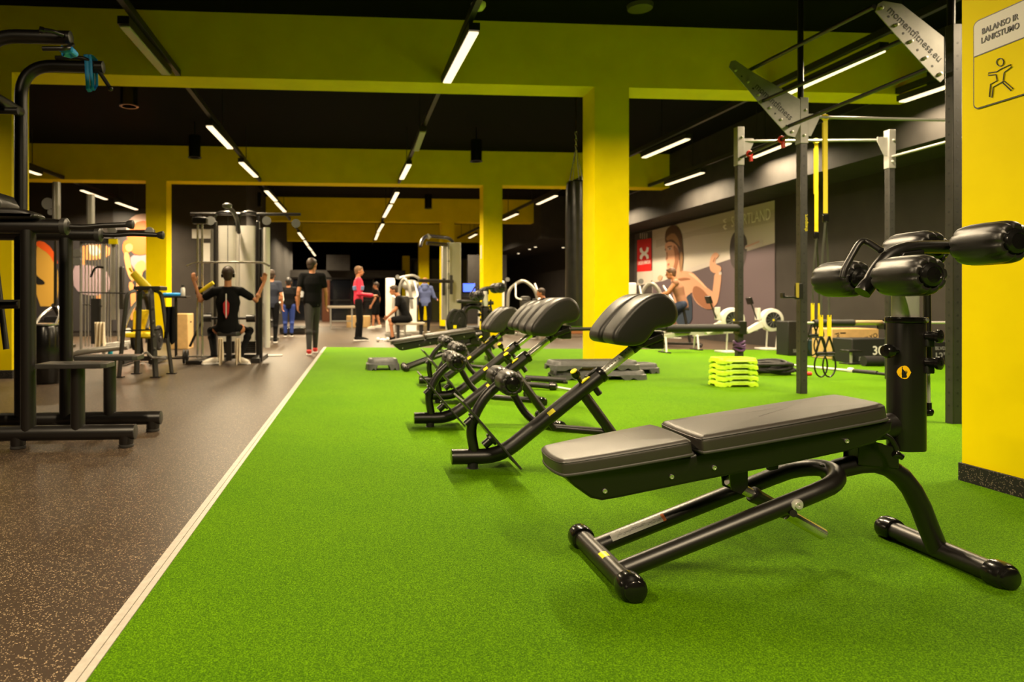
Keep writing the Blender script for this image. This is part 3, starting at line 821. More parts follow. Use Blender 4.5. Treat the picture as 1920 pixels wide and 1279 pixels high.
# gussets and hooks
for p, s_, z in ((PC, 1, 2.93), (PD, -1, 2.93), (PB, 1, 2.86)):
    x = p[0] + s_ * PW
    MB(RO).prism([(x, z + 0.03), (x + s_ * 0.14, z + 0.03), (x + s_ * 0.14, z - 0.02), (x + s_ * 0.05, z - 0.20), (x, z - 0.20)], XZ(p[1] - 0.02), 0, 0.008).build('gusset', RIGL, rig, bevel=0.002)
hk = MB(RO)
q = at(1493, 550, 6.75)
hk.box((q.x + 0.02, 6.74, q.z + 0.02), (0.09, 0.012, 0.16)).box((q.x - 0.09, 6.74, q.z - 0.04), (0.14, 0.05, 0.02)).box((q.x - 0.155, 6.74, q.z - 0.02), (0.02, 0.05, 0.05))
hk.build('hook', BLACK, rig, bevel=0.003)
MB(RO).box((q.x + 0.0, 6.733, q.z + 0.03), (0.03, 0.012, 0.15)).build('hook_pad', mat('worn_yellow', (0.35, 0.27, 0.02), 0.6), rig)
c = Vector((PC[0], PC[1], 0.64))
MB(RO).cyl(c + V(-0.04, -0.05, 0), c + V(-0.95, -0.05, -0.005), 0.047, 16).cyl(c + V(-0.95, -0.05, -0.005), c + V(-2.30, -0.05, -0.012), 0.022, 12).build('training_bar', RUBBER, rig, label='long dark training bar reaching sideways')
MB(RO).box2((PC[0] - 0.048, PC[1] - 0.09, 0.56), (PC[0] + 0.048, PC[1] + 0.05, 0.72)).build('bar_socket', BLACK, rig, bevel=0.004)
st = MB(RO).box2((PB[0] + 0.005, PB[1] - PW - 0.001, 1.63), (PB[0] + 0.036, PB[1] - PW, 1.90)).build('sticker', INK, rig)
text_mesh('sticker_print', 'thesport', 0.05, YELP, st, basis(rw((PB[0] + 0.02, PB[1] - PW - 0.002, 1.765)), (0, 0, 1), (-1, 0, 0)))

# bands knotted on the rig
for k, (x, z, y, lab, mm) in enumerate(((PC[0], 0.40, PC[1], 'purple elastic band wrapped round the rear left upright', PURPLE),)):
    o = MB((x, y, z))
    for j, dz in enumerate((0.0, 0.03, -0.03, 0.055)):
        o.tube([(x + 0.06 * math.cos(a), y + 0.06 * math.sin(a), z + dz + 0.015 * math.sin(2 * a + j)) for a in [2 * math.pi * i / 20 for i in range(21)]], 0.016, 8, cap=False)
    b = o.build('elastic_band', mm); b.location = (x, y, z); tag(b, lab, 'exercise band')
for (px, py, lab) in ((1410, 292, 'red band clip at the rear end of the high bar'), (1470, 271, 'red band clip on the high bar next to the middle upright')):
    f = (px - 1388) / (1503 - 1388)
    p = Vector((PC[0] + (PB[0] - PC[0]) * f, PC[1] + (PB[1] - PC[1]) * f, 2.72))
    o = MB(p).tube([p + Vector((0.03 * math.cos(a) , 0, 0.03 * math.sin(a))) for a in [2 * math.pi * i / 14 for i in range(15)]], 0.013, 8, cap=False).box(p + V(0.02, 0, -0.06), (0.03, 0.03, 0.06)).build('band_clip', RED)
    o.location = p; tag(o, lab, 'clip')

# suspension trainers
def suspension(label, x, y, zt, zmid, zend, drop):
    t = thing('suspension_trainer', label, 'suspension strap', (x, y, zt), group=None)
    L = lambda dx, dz, dy=0.0: Vector((dx, dy, dz - zt))
    MB().tube([L(0.03 * math.cos(a), zt + 0.026 * math.sin(a)) for a in [2 * math.pi * i / 14 for i in range(15)]], 0.012, 8, cap=False).build('anchor_loop', YEL, t)
    o = MB()
    o.box((0.004, 0, (zt + zmid) / 2 - zt), (0.048, 0.004, zt - zmid - 0.04)).box((0.000, 0.006, (zt + zmid) / 2 - zt + 0.2), (0.052, 0.004, (zt - zmid) * 0.5))
    o.build('yellow_strap', YEL, t)
    MB().box(L(0.004, zmid - 0.03), (0.06, 0.02, 0.08)).build('buckle', BLACKG, t, bevel=0.004)
    for sx in (-1, 1):
        MB().tube(fillet([L(0.004, zmid - 0.06), L(sx * 0.03, zmid - 0.4), L(sx * 0.045, zend + drop)], 0.1), [0.018] * len(fillet([0, 0, 0] if False else [L(0.004, zmid - 0.06), L(sx * 0.03, zmid - 0.4), L(sx * 0.045, zend + drop)], 0.1)), 4, sy=0.15).build('grey_strap', mat('grey_webbing', (0.10, 0.10, 0.09), 0.8), t)
        c = L(sx * 0.045, zend + drop)
        MB().box(c + V(0, 0, -0.09), (0.040, 0.012, 0.22)).build('yellow_end', YEL, t)
        e = c + V(0, 0, -0.20)
        h = MB().tube(fillet([e, e + V(-0.055, 0, -0.16), e + V(-0.05, 0, -0.20), e + V(0.05, 0, -0.20), e + V(0.055, 0, -0.16), e], 0.03, 3), 0.010, 8).build('handle_loop', BLACK, t)
        MB().cyl(e + V(-0.055, 0, -0.175), e + V(0.055, 0, -0.175), 0.016, 12).build('grip', RUBBER, h)
        MB().tube([e + V(0.07 * math.sin(a), 0.0, -0.30 - 0.12 * math.cos(a)) for a in [2 * math.pi * i / 20 for i in range(21)]], 0.009, 6, cap=False).build('foot_cradle', BLACK, h)
    return t
suspension('yellow suspension strap on the nearer high bar, its black foot loop almost touching the turf', at(1547, 222, 6.8).x, 6.8, 2.86, 1.85, 0.62, 0.18)
suspension('yellow suspension strap on the rear high bar, left of the other strap', at(1530, 270, 8.1).x, 8.10, 2.93, 1.80, 0.70, 0.22)

# ---------------------------------------------------------------- steps and small gear on the turf
def step(name, label, cat, loc, rz, Ln, W, H, m, top_in=0.04, group=None, arch=0.45, pad=None):
    t = thing(name, label, cat, loc, rz, group)
    N = 56; outer = []
    pl = rrect(Ln, W, min(W, Ln) * 0.22, 6)
    # resample outline evenly
    P = [Vector(p) for p in pl]; P.append(P[0]); seg = [(P[i + 1] - P[i]).length for i in range(len(P) - 1)]; tot = sum(seg)
    for k in range(N):
        s_ = tot * k / N; i = 0
        while s_ > seg[i]: s_ -= seg[i]; i += 1
        outer.append(P[i].lerp(P[i + 1], s_ / seg[i]))
    vs = []; fs = []
    def ring(f, ff):
        for k, p in enumerate(outer):
            sx = (Ln / 2 - f) / (Ln / 2); sy = (W / 2 - f) / (W / 2)
            vs.append(Vector((p.x * sx, p.y * sy, ff(p, k))))
    def notch(p):
        a = 1 if (abs(p.x) < Ln * 0.20 and abs(p.y) > W * 0.4) or (abs(p.y) < W * 0.18 and abs(p.x) > Ln * 0.4) else 0
        b = 1 if abs(abs(p.x) - Ln * 0.33) < Ln * 0.03 and abs(p.y) > W * 0.4 else 0
        return max(a, b * 0.5)
    ring(0.022, lambda p, k: notch(p) * H * arch)
    ring(0.0, lambda p, k: notch(p) * H * arch)
    ring(0.004, lambda p, k: H * 0.55)
    ring(top_in * 0.55, lambda p, k: H * 0.62)
    ring(top_in * 0.8, lambda p, k: H * 0.93)
    ring(top_in, lambda p, k: H)
    ring(top_in + 0.02, lambda p, k: H)
    for j in range(6):
        for k in range(N):
            k2 = (k + 1) % N
            fs.append((j * N + k, j * N + k2, (j + 1) * N + k2, (j + 1) * N + k))
    fs.append(tuple(6 * N + k for k in range(N)))
    MB().add(vs, fs).build('body', m, t, ang=30)
    g = MB()
    nr = max(3, int((W - 2 * top_in) / 0.045))
    for i in range(nr):
        y = -W / 2 + top_in + 0.03 + (W - 2 * top_in - 0.06) * i / (nr - 1)
        g.box((0, y, H + 0.001), (Ln - 2 * top_in - 0.08, 0.014, 0.004))
    g.build('tread_ribs', pad or m, t)
    return t
g0 = gr(716, 697); step('aerobic_step', 'short grey step alone on the turf, left of the benches', 'step', (g0.x + 0.02, g0.y + 0.22, 0.012), 0.05, 0.46, 0.36, 0.155, GREYPL)
MB_tab = gr(716, 697)
g1 = gr(1130, 716)
step('aerobic_step', 'long grey step lying on the turf under another grey step by the column', 'step', (g1.x + 0.02, g1.y + 0.26, 0.012), -0.04, 1.16, 0.42, 0.11, GREYPL)
step('aerobic_step', 'long grey step resting crooked on top of the lower grey step', 'step', (g1.x - 0.04, g1.y + 0.27, 0.128), 0.03, 1.12, 0.42, 0.11, GREYPL)
g2 = gr(1215, 704)
step('aerobic_step', 'grey step half hidden behind the stacked pair, right of the bright column', 'step', (g2.x - 0.06, g2.y + 0.24, 0.012), 0.1, 0.55, 0.36, 0.13, GREYPL)
g3 = gr(1390, 728)
words = ['bottom', 'second from the bottom', 'middle', 'second from the top', 'topmost']
for k in range(5):
    step('stacking_step', 'small lime green step, %s one of the stack of five' % words[k], 'step', (g3.x + 0.005 * (k % 2), g3.y + 0.17, 0.012 + k * 0.0635), 0.02 * (k % 3 - 1), 0.475 - 0.004 * k, 0.32, 0.0615, LIME, top_in=0.018, group='lime green stacked steps', arch=0.35)

# push-up handles
g = gr(1010, 733)
t = thing('push_up_handle', 'black push-up handle lying on the turf behind the second bench, nearer of two', 'exercise handle', (g.x, g.y, 0))
MB().tube(fillet([(-0.32, 0.10, 0.05), (-0.1, 0.02, 0.07), (0.12, -0.04, 0.05)], 0.1), 0.030, 12).build('handle_tube', RUBBER, t)
MB().lathe([(0.02, 0), (0.048, 0.01), (0.048, 0.07), (0.02, 0.09)], (0.10, -0.04, 0.052), (1, -0.3, 0), 14).build('hub', BLACKG, t)
MB().cyl((0.16, -0.05, 0.045), (0.34, -0.12, 0.02), 0.014, 10).build('rod', ALU, t)
g = gr(1025, 722)
t = thing('push_up_handle', 'black padded tube lying on the turf behind the second bench, farther of two', 'exercise handle', (g.x, g.y + 0.1, 0))
MB().tube([(-0.20, 0.10, 0.062), (0.24, -0.06, 0.046)], 0.034, 14).build('handle_tube', RUBBER, t)
MB().box((-0.18, 0.09, 0.03), (0.06, 0.12, 0.06)).box((0.22, -0.055, 0.022), (0.05, 0.12, 0.044)).build('foot', BLACK, t, bevel=0.005)

# battle rope
g = gr(1455, 705)
rope = MB()
random.seed(5)
pts = []
for i in range(160):
    a = i * 0.33
    rr = 0.16 + 0.05 * math.sin(i * 0.21) + 0.02 * math.sin(i * 0.9)
    pts.append((g.x + rr * 1.35 * math.cos(a) + 0.03 * math.sin(i * 0.11), g.y + 0.1 + rr * math.sin(a), 0.038 + 0.00085 * i + 0.012 * math.sin(i * 0.7)))
last = pts[-1]
pts += [(g.x + 0.20, g.y - 0.02, 0.10), (g.x + 0.27, g.y - 0.08, 0.05), (g.x + 0.33, g.y - 0.1, 0.035)]
rope = MB(g).tube(pts, 0.022, 8).build('battle_rope', RUBBER); rope.location = g
tag(rope, 'black battle rope coiled in a heap with a red end, beside the lime steps', 'rope')
MB(g).cyl((g.x + 0.32, g.y - 0.1, 0.037), (g.x + 0.40, g.y - 0.11, 0.037), 0.026, 12).build('red_end_sleeve', RED, rope)
# long bar
a = gr(1468, 683, 0.03); b = gr(1597, 694, 0.03); c = gr(1662, 702, 0.03)
t = thing('weighted_bar', 'long bar on the turf, white half and black padded half, behind the rig', 'exercise bar', a)
b = a + (c - a) * 0.66
MB(a).cyl(a, b, 0.017, 12).build('white_half', WHITE, t, label='white painted half of the bar')
dd = (c - a).normalized()
MB(a).lathe([(0.02, 0), (0.045, 0.02), (0.045, 0.07), (0.02, 0.10)], b, dd, 12).build('collar', WHITE, t)
MB(a).cyl(b + dd * 0.08, c - dd * 0.12, 0.032, 12).cyl(c - dd * 0.12, c, 0.02, 10).build('black_half', RUBBER, t)

# boxes by the right wall
def lettered_box(name, label, cat, px0, px1, py0, py1, Y, dep, m, texts, rz=0.0):
    a = at(px0, py1, Y); b = at(px1, py1, Y); w = b.x - a.x; h = at(px0, py0, Y).z
    t = thing(name, label, cat, ((a.x + b.x) / 2, Y + dep / 2, 0.0 if b.x > 9 else 0.012), rz)
    MB().box2((-w / 2, -dep / 2, 0), (w / 2, dep / 2, h)).build('box_body', m, t, bevel=0.012)
    for (s, size, u, v, mm) in texts:
        text_mesh('lettering', s, size, mm, t, basis(Vector((u * w / 2, -dep / 2 - 0.002, v * h)), (1, 0, 0), (0, 0, 1)), bold=True)
    return t, w, h
t, w, h = lettered_box('plyo_box', 'large birch plywood jump box by the right wall', 'jump box', 1560, 1648, 618, 682, 10.75, 0.5, WOOD, [])
MB().prism(rrect(0.10, 0.022, 0.010, 4, -w / 2 + 0.19, h * 0.86), XZ(-0.2505), -0.001, 0.0).build('grip_hole', INK, t)
text_mesh('lettering', 'POWER', 0.11, INK, t, basis(Vector((-w / 2 + 0.12, -0.2515, h * 0.5)), (0.25, 0, -1), (1, 0, 0.25)), bold=True)
text_mesh('lettering', 'PLYO', 0.10, INK, t, basis(Vector((w / 2 - 0.14, -0.2515, h * 0.72)), (1, 0, 0.35), (-0.35, 0, 1)), bold=True)
lettered_box('foam_plyo_box', 'black foam jump box numbered 30 in front of the plywood box', 'jump box', 1598, 1675, 637, 688, 10.1, 0.45, RUBBER, [('30', 0.19, 0.25, 0.50, WPRINT), ('JUMP', 0.07, -0.45, 0.2, GPRINT)])
lettered_box('foam_plyo_box', 'black foam jump box numbered 12, between the bench post and the right upright', 'jump box', 1736, 1790, 641, 690, 9.75, 0.4, RUBBER, [('12"', 0.15, 0.0, 0.38, GPRINT), ('BLVD', 0.07, 0.0, 0.72, GPRINT)])
lettered_box('foam_plyo_box', 'dark speckled block standing behind the middle upright of the rig', 'jump box', 1478, 1508, 604, 668, 11.6, 0.35, RUBBER, [('SET', 0.08, 0.0, 0.14, GPRINT)])
lettered_box('foam_plyo_box', 'dark block with teal side behind the hanging strap loops', 'jump box', 1526, 1548, 640, 674, 11.4, 0.28, mat('teal_dark_block', (0.012, 0.035, 0.04), 0.6, noise=0.5, nscale=9), [])
g = gr(1592, 682)
t = thing('step_stool', 'small black stool in front of the plywood box', 'stool', (g.x - 0.12, g.y - 0.2, 0.012))
MB().box((0, 0, 0.20), (0.22, 0.20, 0.03)).build('seat', BLACK, t, bevel=0.004)
MB().cyl((0, 0, 0.02), (0, 0, 0.19), 0.02, 10).build('stem', ALU, t)
MB().box((0, 0, 0.01), (0.24, 0.2, 0.02)).build('base', BLACK, t, bevel=0.003)
g = gr(1647, 689)
o = MB().cyl((-0.17, 0, 0.075), (0.17, 0, 0.075), 0.075, 18).build('foam_roller', RUBBER); o.location = (g.x, g.y + 0.08, 0.012); tag(o, 'black foam roller lying in front of the box numbered 30', 'foam roller')
# barbell on the rig's low hooks
t = thing('barbell', 'barbell with brass coloured sleeve and black neck pad, low on the rear of the rig', 'barbell', (6.5, 8.05, 0.70))
MB().cyl((-0.95, 0, 0), (1.0, 0, 0), 0.014, 12).build('bar', ALU, t)
MB().cyl((-0.86, 0, 0), (-0.35, 0, 0), 0.040, 14).build('neck_pad', RUBBER, t)
MB().cyl((-0.33, 0, 0), (0.02, 0, 0), 0.030, 14).build('sleeve', mat('brass', (0.7, 0.52, 0.28), 0.35, 0.9), t)
hk = MB(RO).box2((6.50, 7.99, 0.62), (6.62, 8.10, 0.685)).box2((6.50, 8.08, 0.62), (6.62, 8.10, 0.74)).build('bar_cradle', BLACK, rig)

# ---------------------------------------------------------------- punching bag
Yb = 11.0
c = at(1080, 600, Yb)
t = thing('punching_bag', 'long black punching bag hanging on chains left of the bright yellow column', 'punching bag', (c.x, Yb, 0.55))
zt = 2.92 - 0.55
MB().lathe([(0.10, 0.0), (0.155, 0.02), (0.170, 0.06), (0.172, 0.6), (0.168, 1.2), (0.170, 1.7), (0.165, zt - 0.15), (0.150, zt - 0.03), (0.11, zt)], (0, 0, 0), (0, 0, 1), 28).build('bag_body', mat('creased_black_vinyl', (0.020, 0.018, 0.017), 0.3, bump=1.0, bscale=9, noise=0.3, nscale=6), t)
ch = MB()
for a in range(4):
    an = math.pi / 4 + a * math.pi / 2
    ch.cyl((0.13 * math.cos(an), 0.13 * math.sin(an), zt - 0.06), (0.012 * math.cos(an), 0.012 * math.sin(an), zt + 0.50), 0.009, 6)
for i in range(6):
    z = zt + 0.52 + i * 0.05; e = i % 2
    ch.tube([(0.016 * math.cos(a) * e, 0.016 * math.cos(a) * (1 - e), z + 0.030 * math.sin(a)) for a in [2 * math.pi * k / 10 for k in range(11)]], 0.006, 6, cap=False)
ch.build('chains', CHROME, t)
MB().cyl((0, 0, zt + 0.80), (0, 0, CEIL - 0.55), 0.02, 8).box((0, 0, CEIL - 0.56), (0.14, 0.14, 0.02)).build('ceiling_mount', BLACK, t)

# pendants and ceiling fittings
for (px, py, Y, lab) in ((365, 296, 14.5, 'black pendant cylinder left of the left aisle track'), (893, 303, 14.5, 'black pendant cylinder just left of the second yellow column top'),
                         (242, 200, 10.4, 'black pendant cylinder behind the pull-up tower arm'), (483, 388, 22.5, 'small black pendant cylinder above the cable station'), (803, 391, 22.5, 'small black pendant cylinder right of the centre track')):
    p = at(px, py, Y)
    t = thing('pendant_fitting', lab, 'pendant lamp', (p.x, Y, p.z))
    MB().lathe([(0.10, 0), (0.12, 0.01), (0.12, 0.45), (0.10, 0.46)], (0, 0, 0), (0, 0, 1), 20).build('can', BLACKG, t)
    MB().lathe([(0.135, 0.0), (0.135, 0.012)], (0, 0, 0.0), (0, 0, 1), 20).build('rim', BLACK, t)
    MB().cyl((0, 0, 0.46), (0, 0, CEIL - p.z), 0.015, 8).build('stem', BLACK, t)
p = gr(897, 12, 3.95)
o = MB().lathe([(0.001, -0.05), (0.05, -0.035), (0.075, 0.0), (0.075, 0.03)], (0, 0, 0), (0, 0, 1), 20).build('ceiling_sensor', WHITE); o.location = (p.x, p.y, 3.95); tag(o, 'pale dome sensor beside the top of the centre track', 'sensor')
MB().cyl((0, 0, 0.03), (0, 0, CEIL - 3.95), 0.015, 8).build('stem', BLACK, o)
p = gr(1200, 14, 4.62)
o = MB().lathe([(0.09, -0.03), (0.15, -0.02), (0.16, 0.03)], (0, 0, 0), (0, 0, 1), 24).build('ceiling_vent', mat('aged_vent', (0.08, 0.07, 0.05), 0.5)); o.location = (p.x, p.y, 4.62); tag(o, 'round vent in the black ceiling before the big beam', 'vent')

# ---------------------------------------------------------------- stretching sign on the near column
sg = thing('wall_sign', 'rounded stretching sign, white above and yellow below, on the nearest yellow column', 'sign', (3.213, 3.2, 2.0))
SX = 3.2125
def sp(px, py, x=SX): q = atx(px, py, x); return q - Vector((3.213, 3.2, 2.0))
def sgn_fn(lift): return lambda u, v, w: Vector((SX - lift - w - 3.213, u, v))
q = [atx(px, py, SX) for px, py in ((1826, 42), (1920, 2), (1826, 207), (1920, 181), (1826, 108), (1920, 75))]
yL = q[0].y - 3.2; zT = q[0].z - 2.0; zB = q[2].z - 2.0; zM = q[4].z - 2.0
wS = 0.36; yR = yL - wS
zc = (zT + zB) / 2; hS = zT - zB
fr = lambda d: rrect(wS - 2 * d, hS - 2 * d, 0.03 - d * 0.6, 6, (yL + yR) / 2, zc)
MB().prism(fr(0), sgn_fn(0), 0.0, 0.003).build('frame_line', INK, sg)
MB().prism(fr(0.006), sgn_fn(0.003), 0.0, 0.001).build('yellow_field', YPAINT, sg)
up = [(u, v) for u, v in fr(0.006) if v > zM]
MB().prism(up + [(yR + 0.006, zM), (yL - 0.006, zM)] if False else [(yL - 0.006, zM), (yR + 0.006, zM)] + sorted([p for p in up if p[0] < (yL + yR) / 2], key=lambda p: p[1]) + sorted([p for p in up if p[0] >= (yL + yR) / 2], key=lambda p: -p[1]), sgn_fn(0.004), 0.0, 0.001).build('white_field', mat('sign_white', (0.62, 0.58, 0.52), 0.5), sg)
MB().box((SX - 0.0055 - 3.213, (yL + yR) / 2, zM), (0.001, wS - 0.008, 0.005)).build('divider', INK, sg)
for s, pxa, pxb, py in (('BALANSO IR', 1843, 1911, 52), ('LANKSTUMO', 1842, 1913, 77)):
    ya, yb_ = atx(pxa, py, SX).y, atx(pxb, py, SX).y
    zc_ = (zT + zM) / 2 + (0.021 if s[0] == 'B' else -0.024)
    text_mesh('lettering', s, 0.042, INK, sg, basis(Vector((SX - 0.0065 - 3.213, (ya + yb_) / 2 - 3.2, zc_)), (0, -1, 0), (0, 0, 1)), bold=True, fit=abs(ya - yb_))
# stretching figure outline
def fpt(px, py): q_ = atx(px, py, SX - 0.007); return q_ - Vector((3.213, 3.2, 2.0))
fig = MB()
def stroke(pts, closed=False):
    P = [fpt(1340 + x / 3.31, y / 3.31) for x, y in pts]
    if closed: P.append(P[0])
    fig.tube(P, 0.0022, 6)
stroke([(1771 + 22 * math.cos(a), 386 + 24 * math.sin(a)) for a in [2 * math.pi * k / 16 for k in range(16)]], True)
stroke([(1750, 445), (1700, 452), (1698, 468), (1745, 462), (1752, 500), (1712, 522), (1704, 600), (1720, 606), (1728, 540), (1790, 505), (1796, 450), (1842, 415), (1836, 400), (1775, 428)], True)
stroke([(1783, 512), (1838, 563), (1850, 550), (1795, 503)], False)
fig.build('stretching_figure', INK, sg)

# ---------------------------------------------------------------- mural on the right wall
mu = thing('wall_mural', 'large printed wall poster of a woman lifting a barbell, on the right wall', 'poster', (8.985, 18, 2.0))
MO = Vector((8.985, 18, 2.0))
def mz(x, y): return (1180 + x / 4.0, 360 + y / 4.0)
def mpoly(name, pts, m, lift, raw=False, sm=0, par=None):
    X = 8.99 - lift
    P = [atx(*mz(x, y), X) for x, y in pts]
    poly = [(p.y, p.z) for p in P]
    if sm: poly = smooth_poly(poly, sm)
    return MB(MO).prism(poly, lambda u, v, w: Vector((X + w, u, v)), 0.0, 0.0015).build(name, m, par or mu, flat=True)
PR = lambda n, c: mat(n, c, 0.5)
M1_ = PR('print_beige', (0.50, 0.455, 0.40)); M2_ = PR('print_plum', (0.10, 0.072, 0.085)); M3_ = PR('print_skin', (0.56, 0.29, 0.18)); M4_ = PR('print_skin_dark', (0.27, 0.11, 0.055))
M5_ = PR('print_hair', (0.09, 0.045, 0.025)); M6_ = PR('print_steel', (0.48, 0.43, 0.40)); M7_ = PR('print_blond', (0.28, 0.15, 0.07)); M8_ = PR('print_top', (0.02, 0.035, 0.06))
mpoly('poster_sheet', [(40, 320), (1090, 62), (1092, 1010), (40, 1020)], M1_, 0.002)
mpoly('dark_field', [(175, 680), (250, 668), (420, 600), (600, 535), (760, 480), (880, 445), (1091, 381), (1092, 1010), (175, 1020)], M2_, 0.005)
mpoly('shade_band', [(200, 420), (480, 330), (700, 300), (1090, 225), (1090, 130), (700, 235), (200, 360)], PR('print_beige_deep', (0.42, 0.37, 0.31)), 0.0045)
mpoly('side_panel', [(40, 320), (172, 290), (172, 1020), (40, 1020)], PR('print_charcoal', (0.05, 0.042, 0.04)), 0.006)
for k, x in enumerate((80, 96, 112, 128)):
    mpoly('pale_streak', [(x, 310), (x + 6, 308), (x + 5, 350 + 6 * k), (x, 352)], M6_, 0.009)
mpoly('pale_field', [(58, 600), (172, 590), (172, 660), (140, 690), (58, 700)], M1_, 0.009)
ban = mpoly('red_banner', [(58, 362), (165, 345), (165, 592), (58, 600)], PR('print_red', (0.55, 0.010, 0.010)), 0.012)
# two interlocked arcs mark and its lettering
def arcpts(cx, cy, rx, ry, a0, a1, n=10): return [(cx + rx * math.cos(R(a0 + (a1 - a0) * i / n)), cy + ry * math.sin(R(a0 + (a1 - a0) * i / n))) for i in range(n + 1)]
cx_, cy_ = 111, 460
ua = MB(MO)
def mprism(o, pts, lift):
    X = 8.99 - lift
    P = [atx(*mz(x, y), X) for x, y in pts]
    o.prism([(p.y, p.z) for p in P], lambda u, v, w: Vector((X + w, u, v)), 0.0, 0.001)
mprism(ua, [(78, 425), (92, 415), (100, 440), (112, 450), (124, 440), (130, 412), (146, 418), (143, 445), (126, 463), (112, 470), (96, 463), (80, 450)], 0.016)
mprism(ua, [(78, 500), (92, 510), (100, 485), (112, 474), (124, 483), (130, 505), (146, 498), (143, 475), (126, 458), (112, 453), (96, 458), (80, 478)], 0.017)
ua.build('crossed_arcs_mark', WPRINT, ban, flat=True)
p0 = atx(*mz(110, 531), 8.975)
text_mesh('lettering', 'UNDER ARMOUR', 0.15, WPRINT, ban, basis(p0 - MO, (0, -1, 0), (0, 0, 1)), bold=True, fit=abs(atx(*mz(66, 531), 8.975).y - atx(*mz(158, 531), 8.975).y))
pS = atx(*mz(895, 205), 8.975)
wl = (atx(*mz(755, 205), 8.975).y - atx(*mz(1045, 165), 8.975).y)
text_mesh('lettering', 'SPORTLAND', 0.36, PR('print_pale_letters', (0.85, 0.82, 0.74)), mu, basis(atx(*mz(905, 200), 8.978) - MO, (0, -1, 0), (0, 0, 1)), fit=wl)
sm_ = MB(MO)
for (y0, s_) in ((215, 1), (262, -1)):
    mprism(sm_, [(735, y0 - 14 * s_), (716, y0 - 18 * s_ + 4), (702, y0 - 4 * s_), (704, y0 + 10 * s_), (722, y0 + 20 * s_), (728, y0 + 12 * s_), (714, y0 + 2 * s_), (718, y0 - 6 * s_)], 0.014)
sm_.build('swoosh_mark', PR('print_pale_letters', (0.85, 0.82, 0.74)), mu, flat=True)
# lifter: barbell, arm, torso, head
mpoly('bar', [(410, 590), (520, 548), (760, 468), (765, 500), (520, 585), (430, 612)], M6_, 0.010)
mpoly('weight_plate', [(750, 430), (765, 330), (800, 290), (850, 300), (885, 360), (880, 470), (855, 560), (800, 590), (760, 540)], PR('print_plate', (0.045, 0.035, 0.035)), 0.011, sm=2)
mpoly('bar_sleeve', [(868, 395), (985, 348), (1002, 365), (1000, 405), (985, 412), (868, 438)], M6_, 0.013, sm=1)
mpoly('sleeve_highlight', [(870, 405), (975, 365), (975, 378), (870, 420)], PR('print_rose', (0.5, 0.30, 0.25)), 0.016)
mpoly('torso', [(310, 640), (330, 600), (400, 590), (470, 600), (520, 650), (560, 700), (640, 760), (650, 850), (600, 890), (520, 850), (480, 800), (470, 740), (430, 800), (415, 900), (440, 1000), (340, 1000), (345, 850), (320, 740)], M3_, 0.014, sm=1)
mpoly('forearm', [(620, 780), (630, 700), (640, 600), (690, 600), (685, 690), (665, 820), (640, 860), (600, 840)], M3_, 0.016, sm=1)
mpoly('arm_shadow', [(470, 740), (490, 700), (540, 720), (600, 790), (640, 850), (600, 890), (530, 850), (485, 800)], M4_, 0.018, sm=1)
mpoly('fist', [(600, 540), (612, 480), (640, 450), (668, 462), (672, 480), (650, 500), (640, 540), (690, 560), (685, 600), (640, 612), (605, 590)], M3_, 0.018, sm=1)
mpoly('finger_shadow', [(625, 520), (640, 490), (646, 492), (632, 530)], M4_, 0.020)
mpoly('wrist_band', [(672, 600), (690, 598), (692, 620), (672, 622)], M6_, 0.020)
mpoly('other_fist', [(210, 640), (230, 620), (250, 632), (240, 660), (215, 665)], M3_, 0.016, sm=1)
mpoly('neck', [(320, 590), (345, 520), (395, 500), (400, 620), (320, 650)], M3_, 0.017, sm=1)
mpoly('top', [(345, 830), (420, 800), (450, 760), (470, 800), (470, 1005), (340, 1005)], M8_, 0.019, sm=1)
mpoly('face', [(268, 385), (300, 370), (350, 385), (372, 450), (365, 520), (345, 570), (312, 602), (290, 590), (278, 560), (282, 530), (270, 505), (280, 470), (266, 430)], M3_, 0.020, sm=1)
mpoly('face_shadow', [(325, 385), (372, 440), (372, 520), (345, 570), (325, 590), (345, 500)], M4_, 0.022, sm=1)
mpoly('eye', [(288, 424), (300, 417), (314, 420), (318, 430), (302, 436), (290, 434)], PR('print_eye', (0.45, 0.38, 0.32)), 0.022)
mpoly('pupil', [(298, 420), (307, 420), (308, 431), (299, 432)], M5_, 0.024)
mpoly('nose', [(276, 455), (284, 450), (288, 500), (278, 512), (272, 505), (280, 480)], M4_, 0.024)
mpoly('jaw_shadow', [(300, 600), (330, 580), (352, 548), (368, 520), (352, 590), (330, 640), (312, 640)], M4_, 0.021, sm=1)
mpoly('collar_bones', [(360, 650), (420, 640), (470, 655), (420, 662), (370, 668)], M4_, 0.018, sm=1)
mpoly('shoulder_light', [(440, 605), (480, 615), (540, 670), (590, 730), (560, 712), (500, 655), (450, 622)], PR('print_skin_light', (0.72, 0.42, 0.28)), 0.0165, sm=1)
mpoly('eyebrow', [(284, 410), (316, 402), (320, 408), (288, 418)], M5_, 0.022)
mpoly('eyes', [(266, 428), (274, 424), (275, 436), (268, 440)], M5_, 0.022)
mpoly('lips', [(284, 540), (300, 533), (302, 548), (288, 556)], PR('print_lip', (0.35, 0.08, 0.06)), 0.022)
mpoly('hair', [(265, 330), (280, 275), (320, 248), (360, 255), (392, 310), (398, 400), (402, 470), (396, 560), (380, 590), (372, 520), (378, 440), (350, 390), (300, 368), (270, 388)], M5_, 0.024, sm=1)
mpoly('hair_streaks', [(275, 340), (330, 300), (365, 345), (385, 420), (360, 390), (320, 350), (280, 368)], M7_, 0.026, sm=1)
mpoly('braid', [(378, 450), (400, 450), (402, 520), (392, 590), (376, 600), (382, 520)], M7_, 0.026, sm=1)

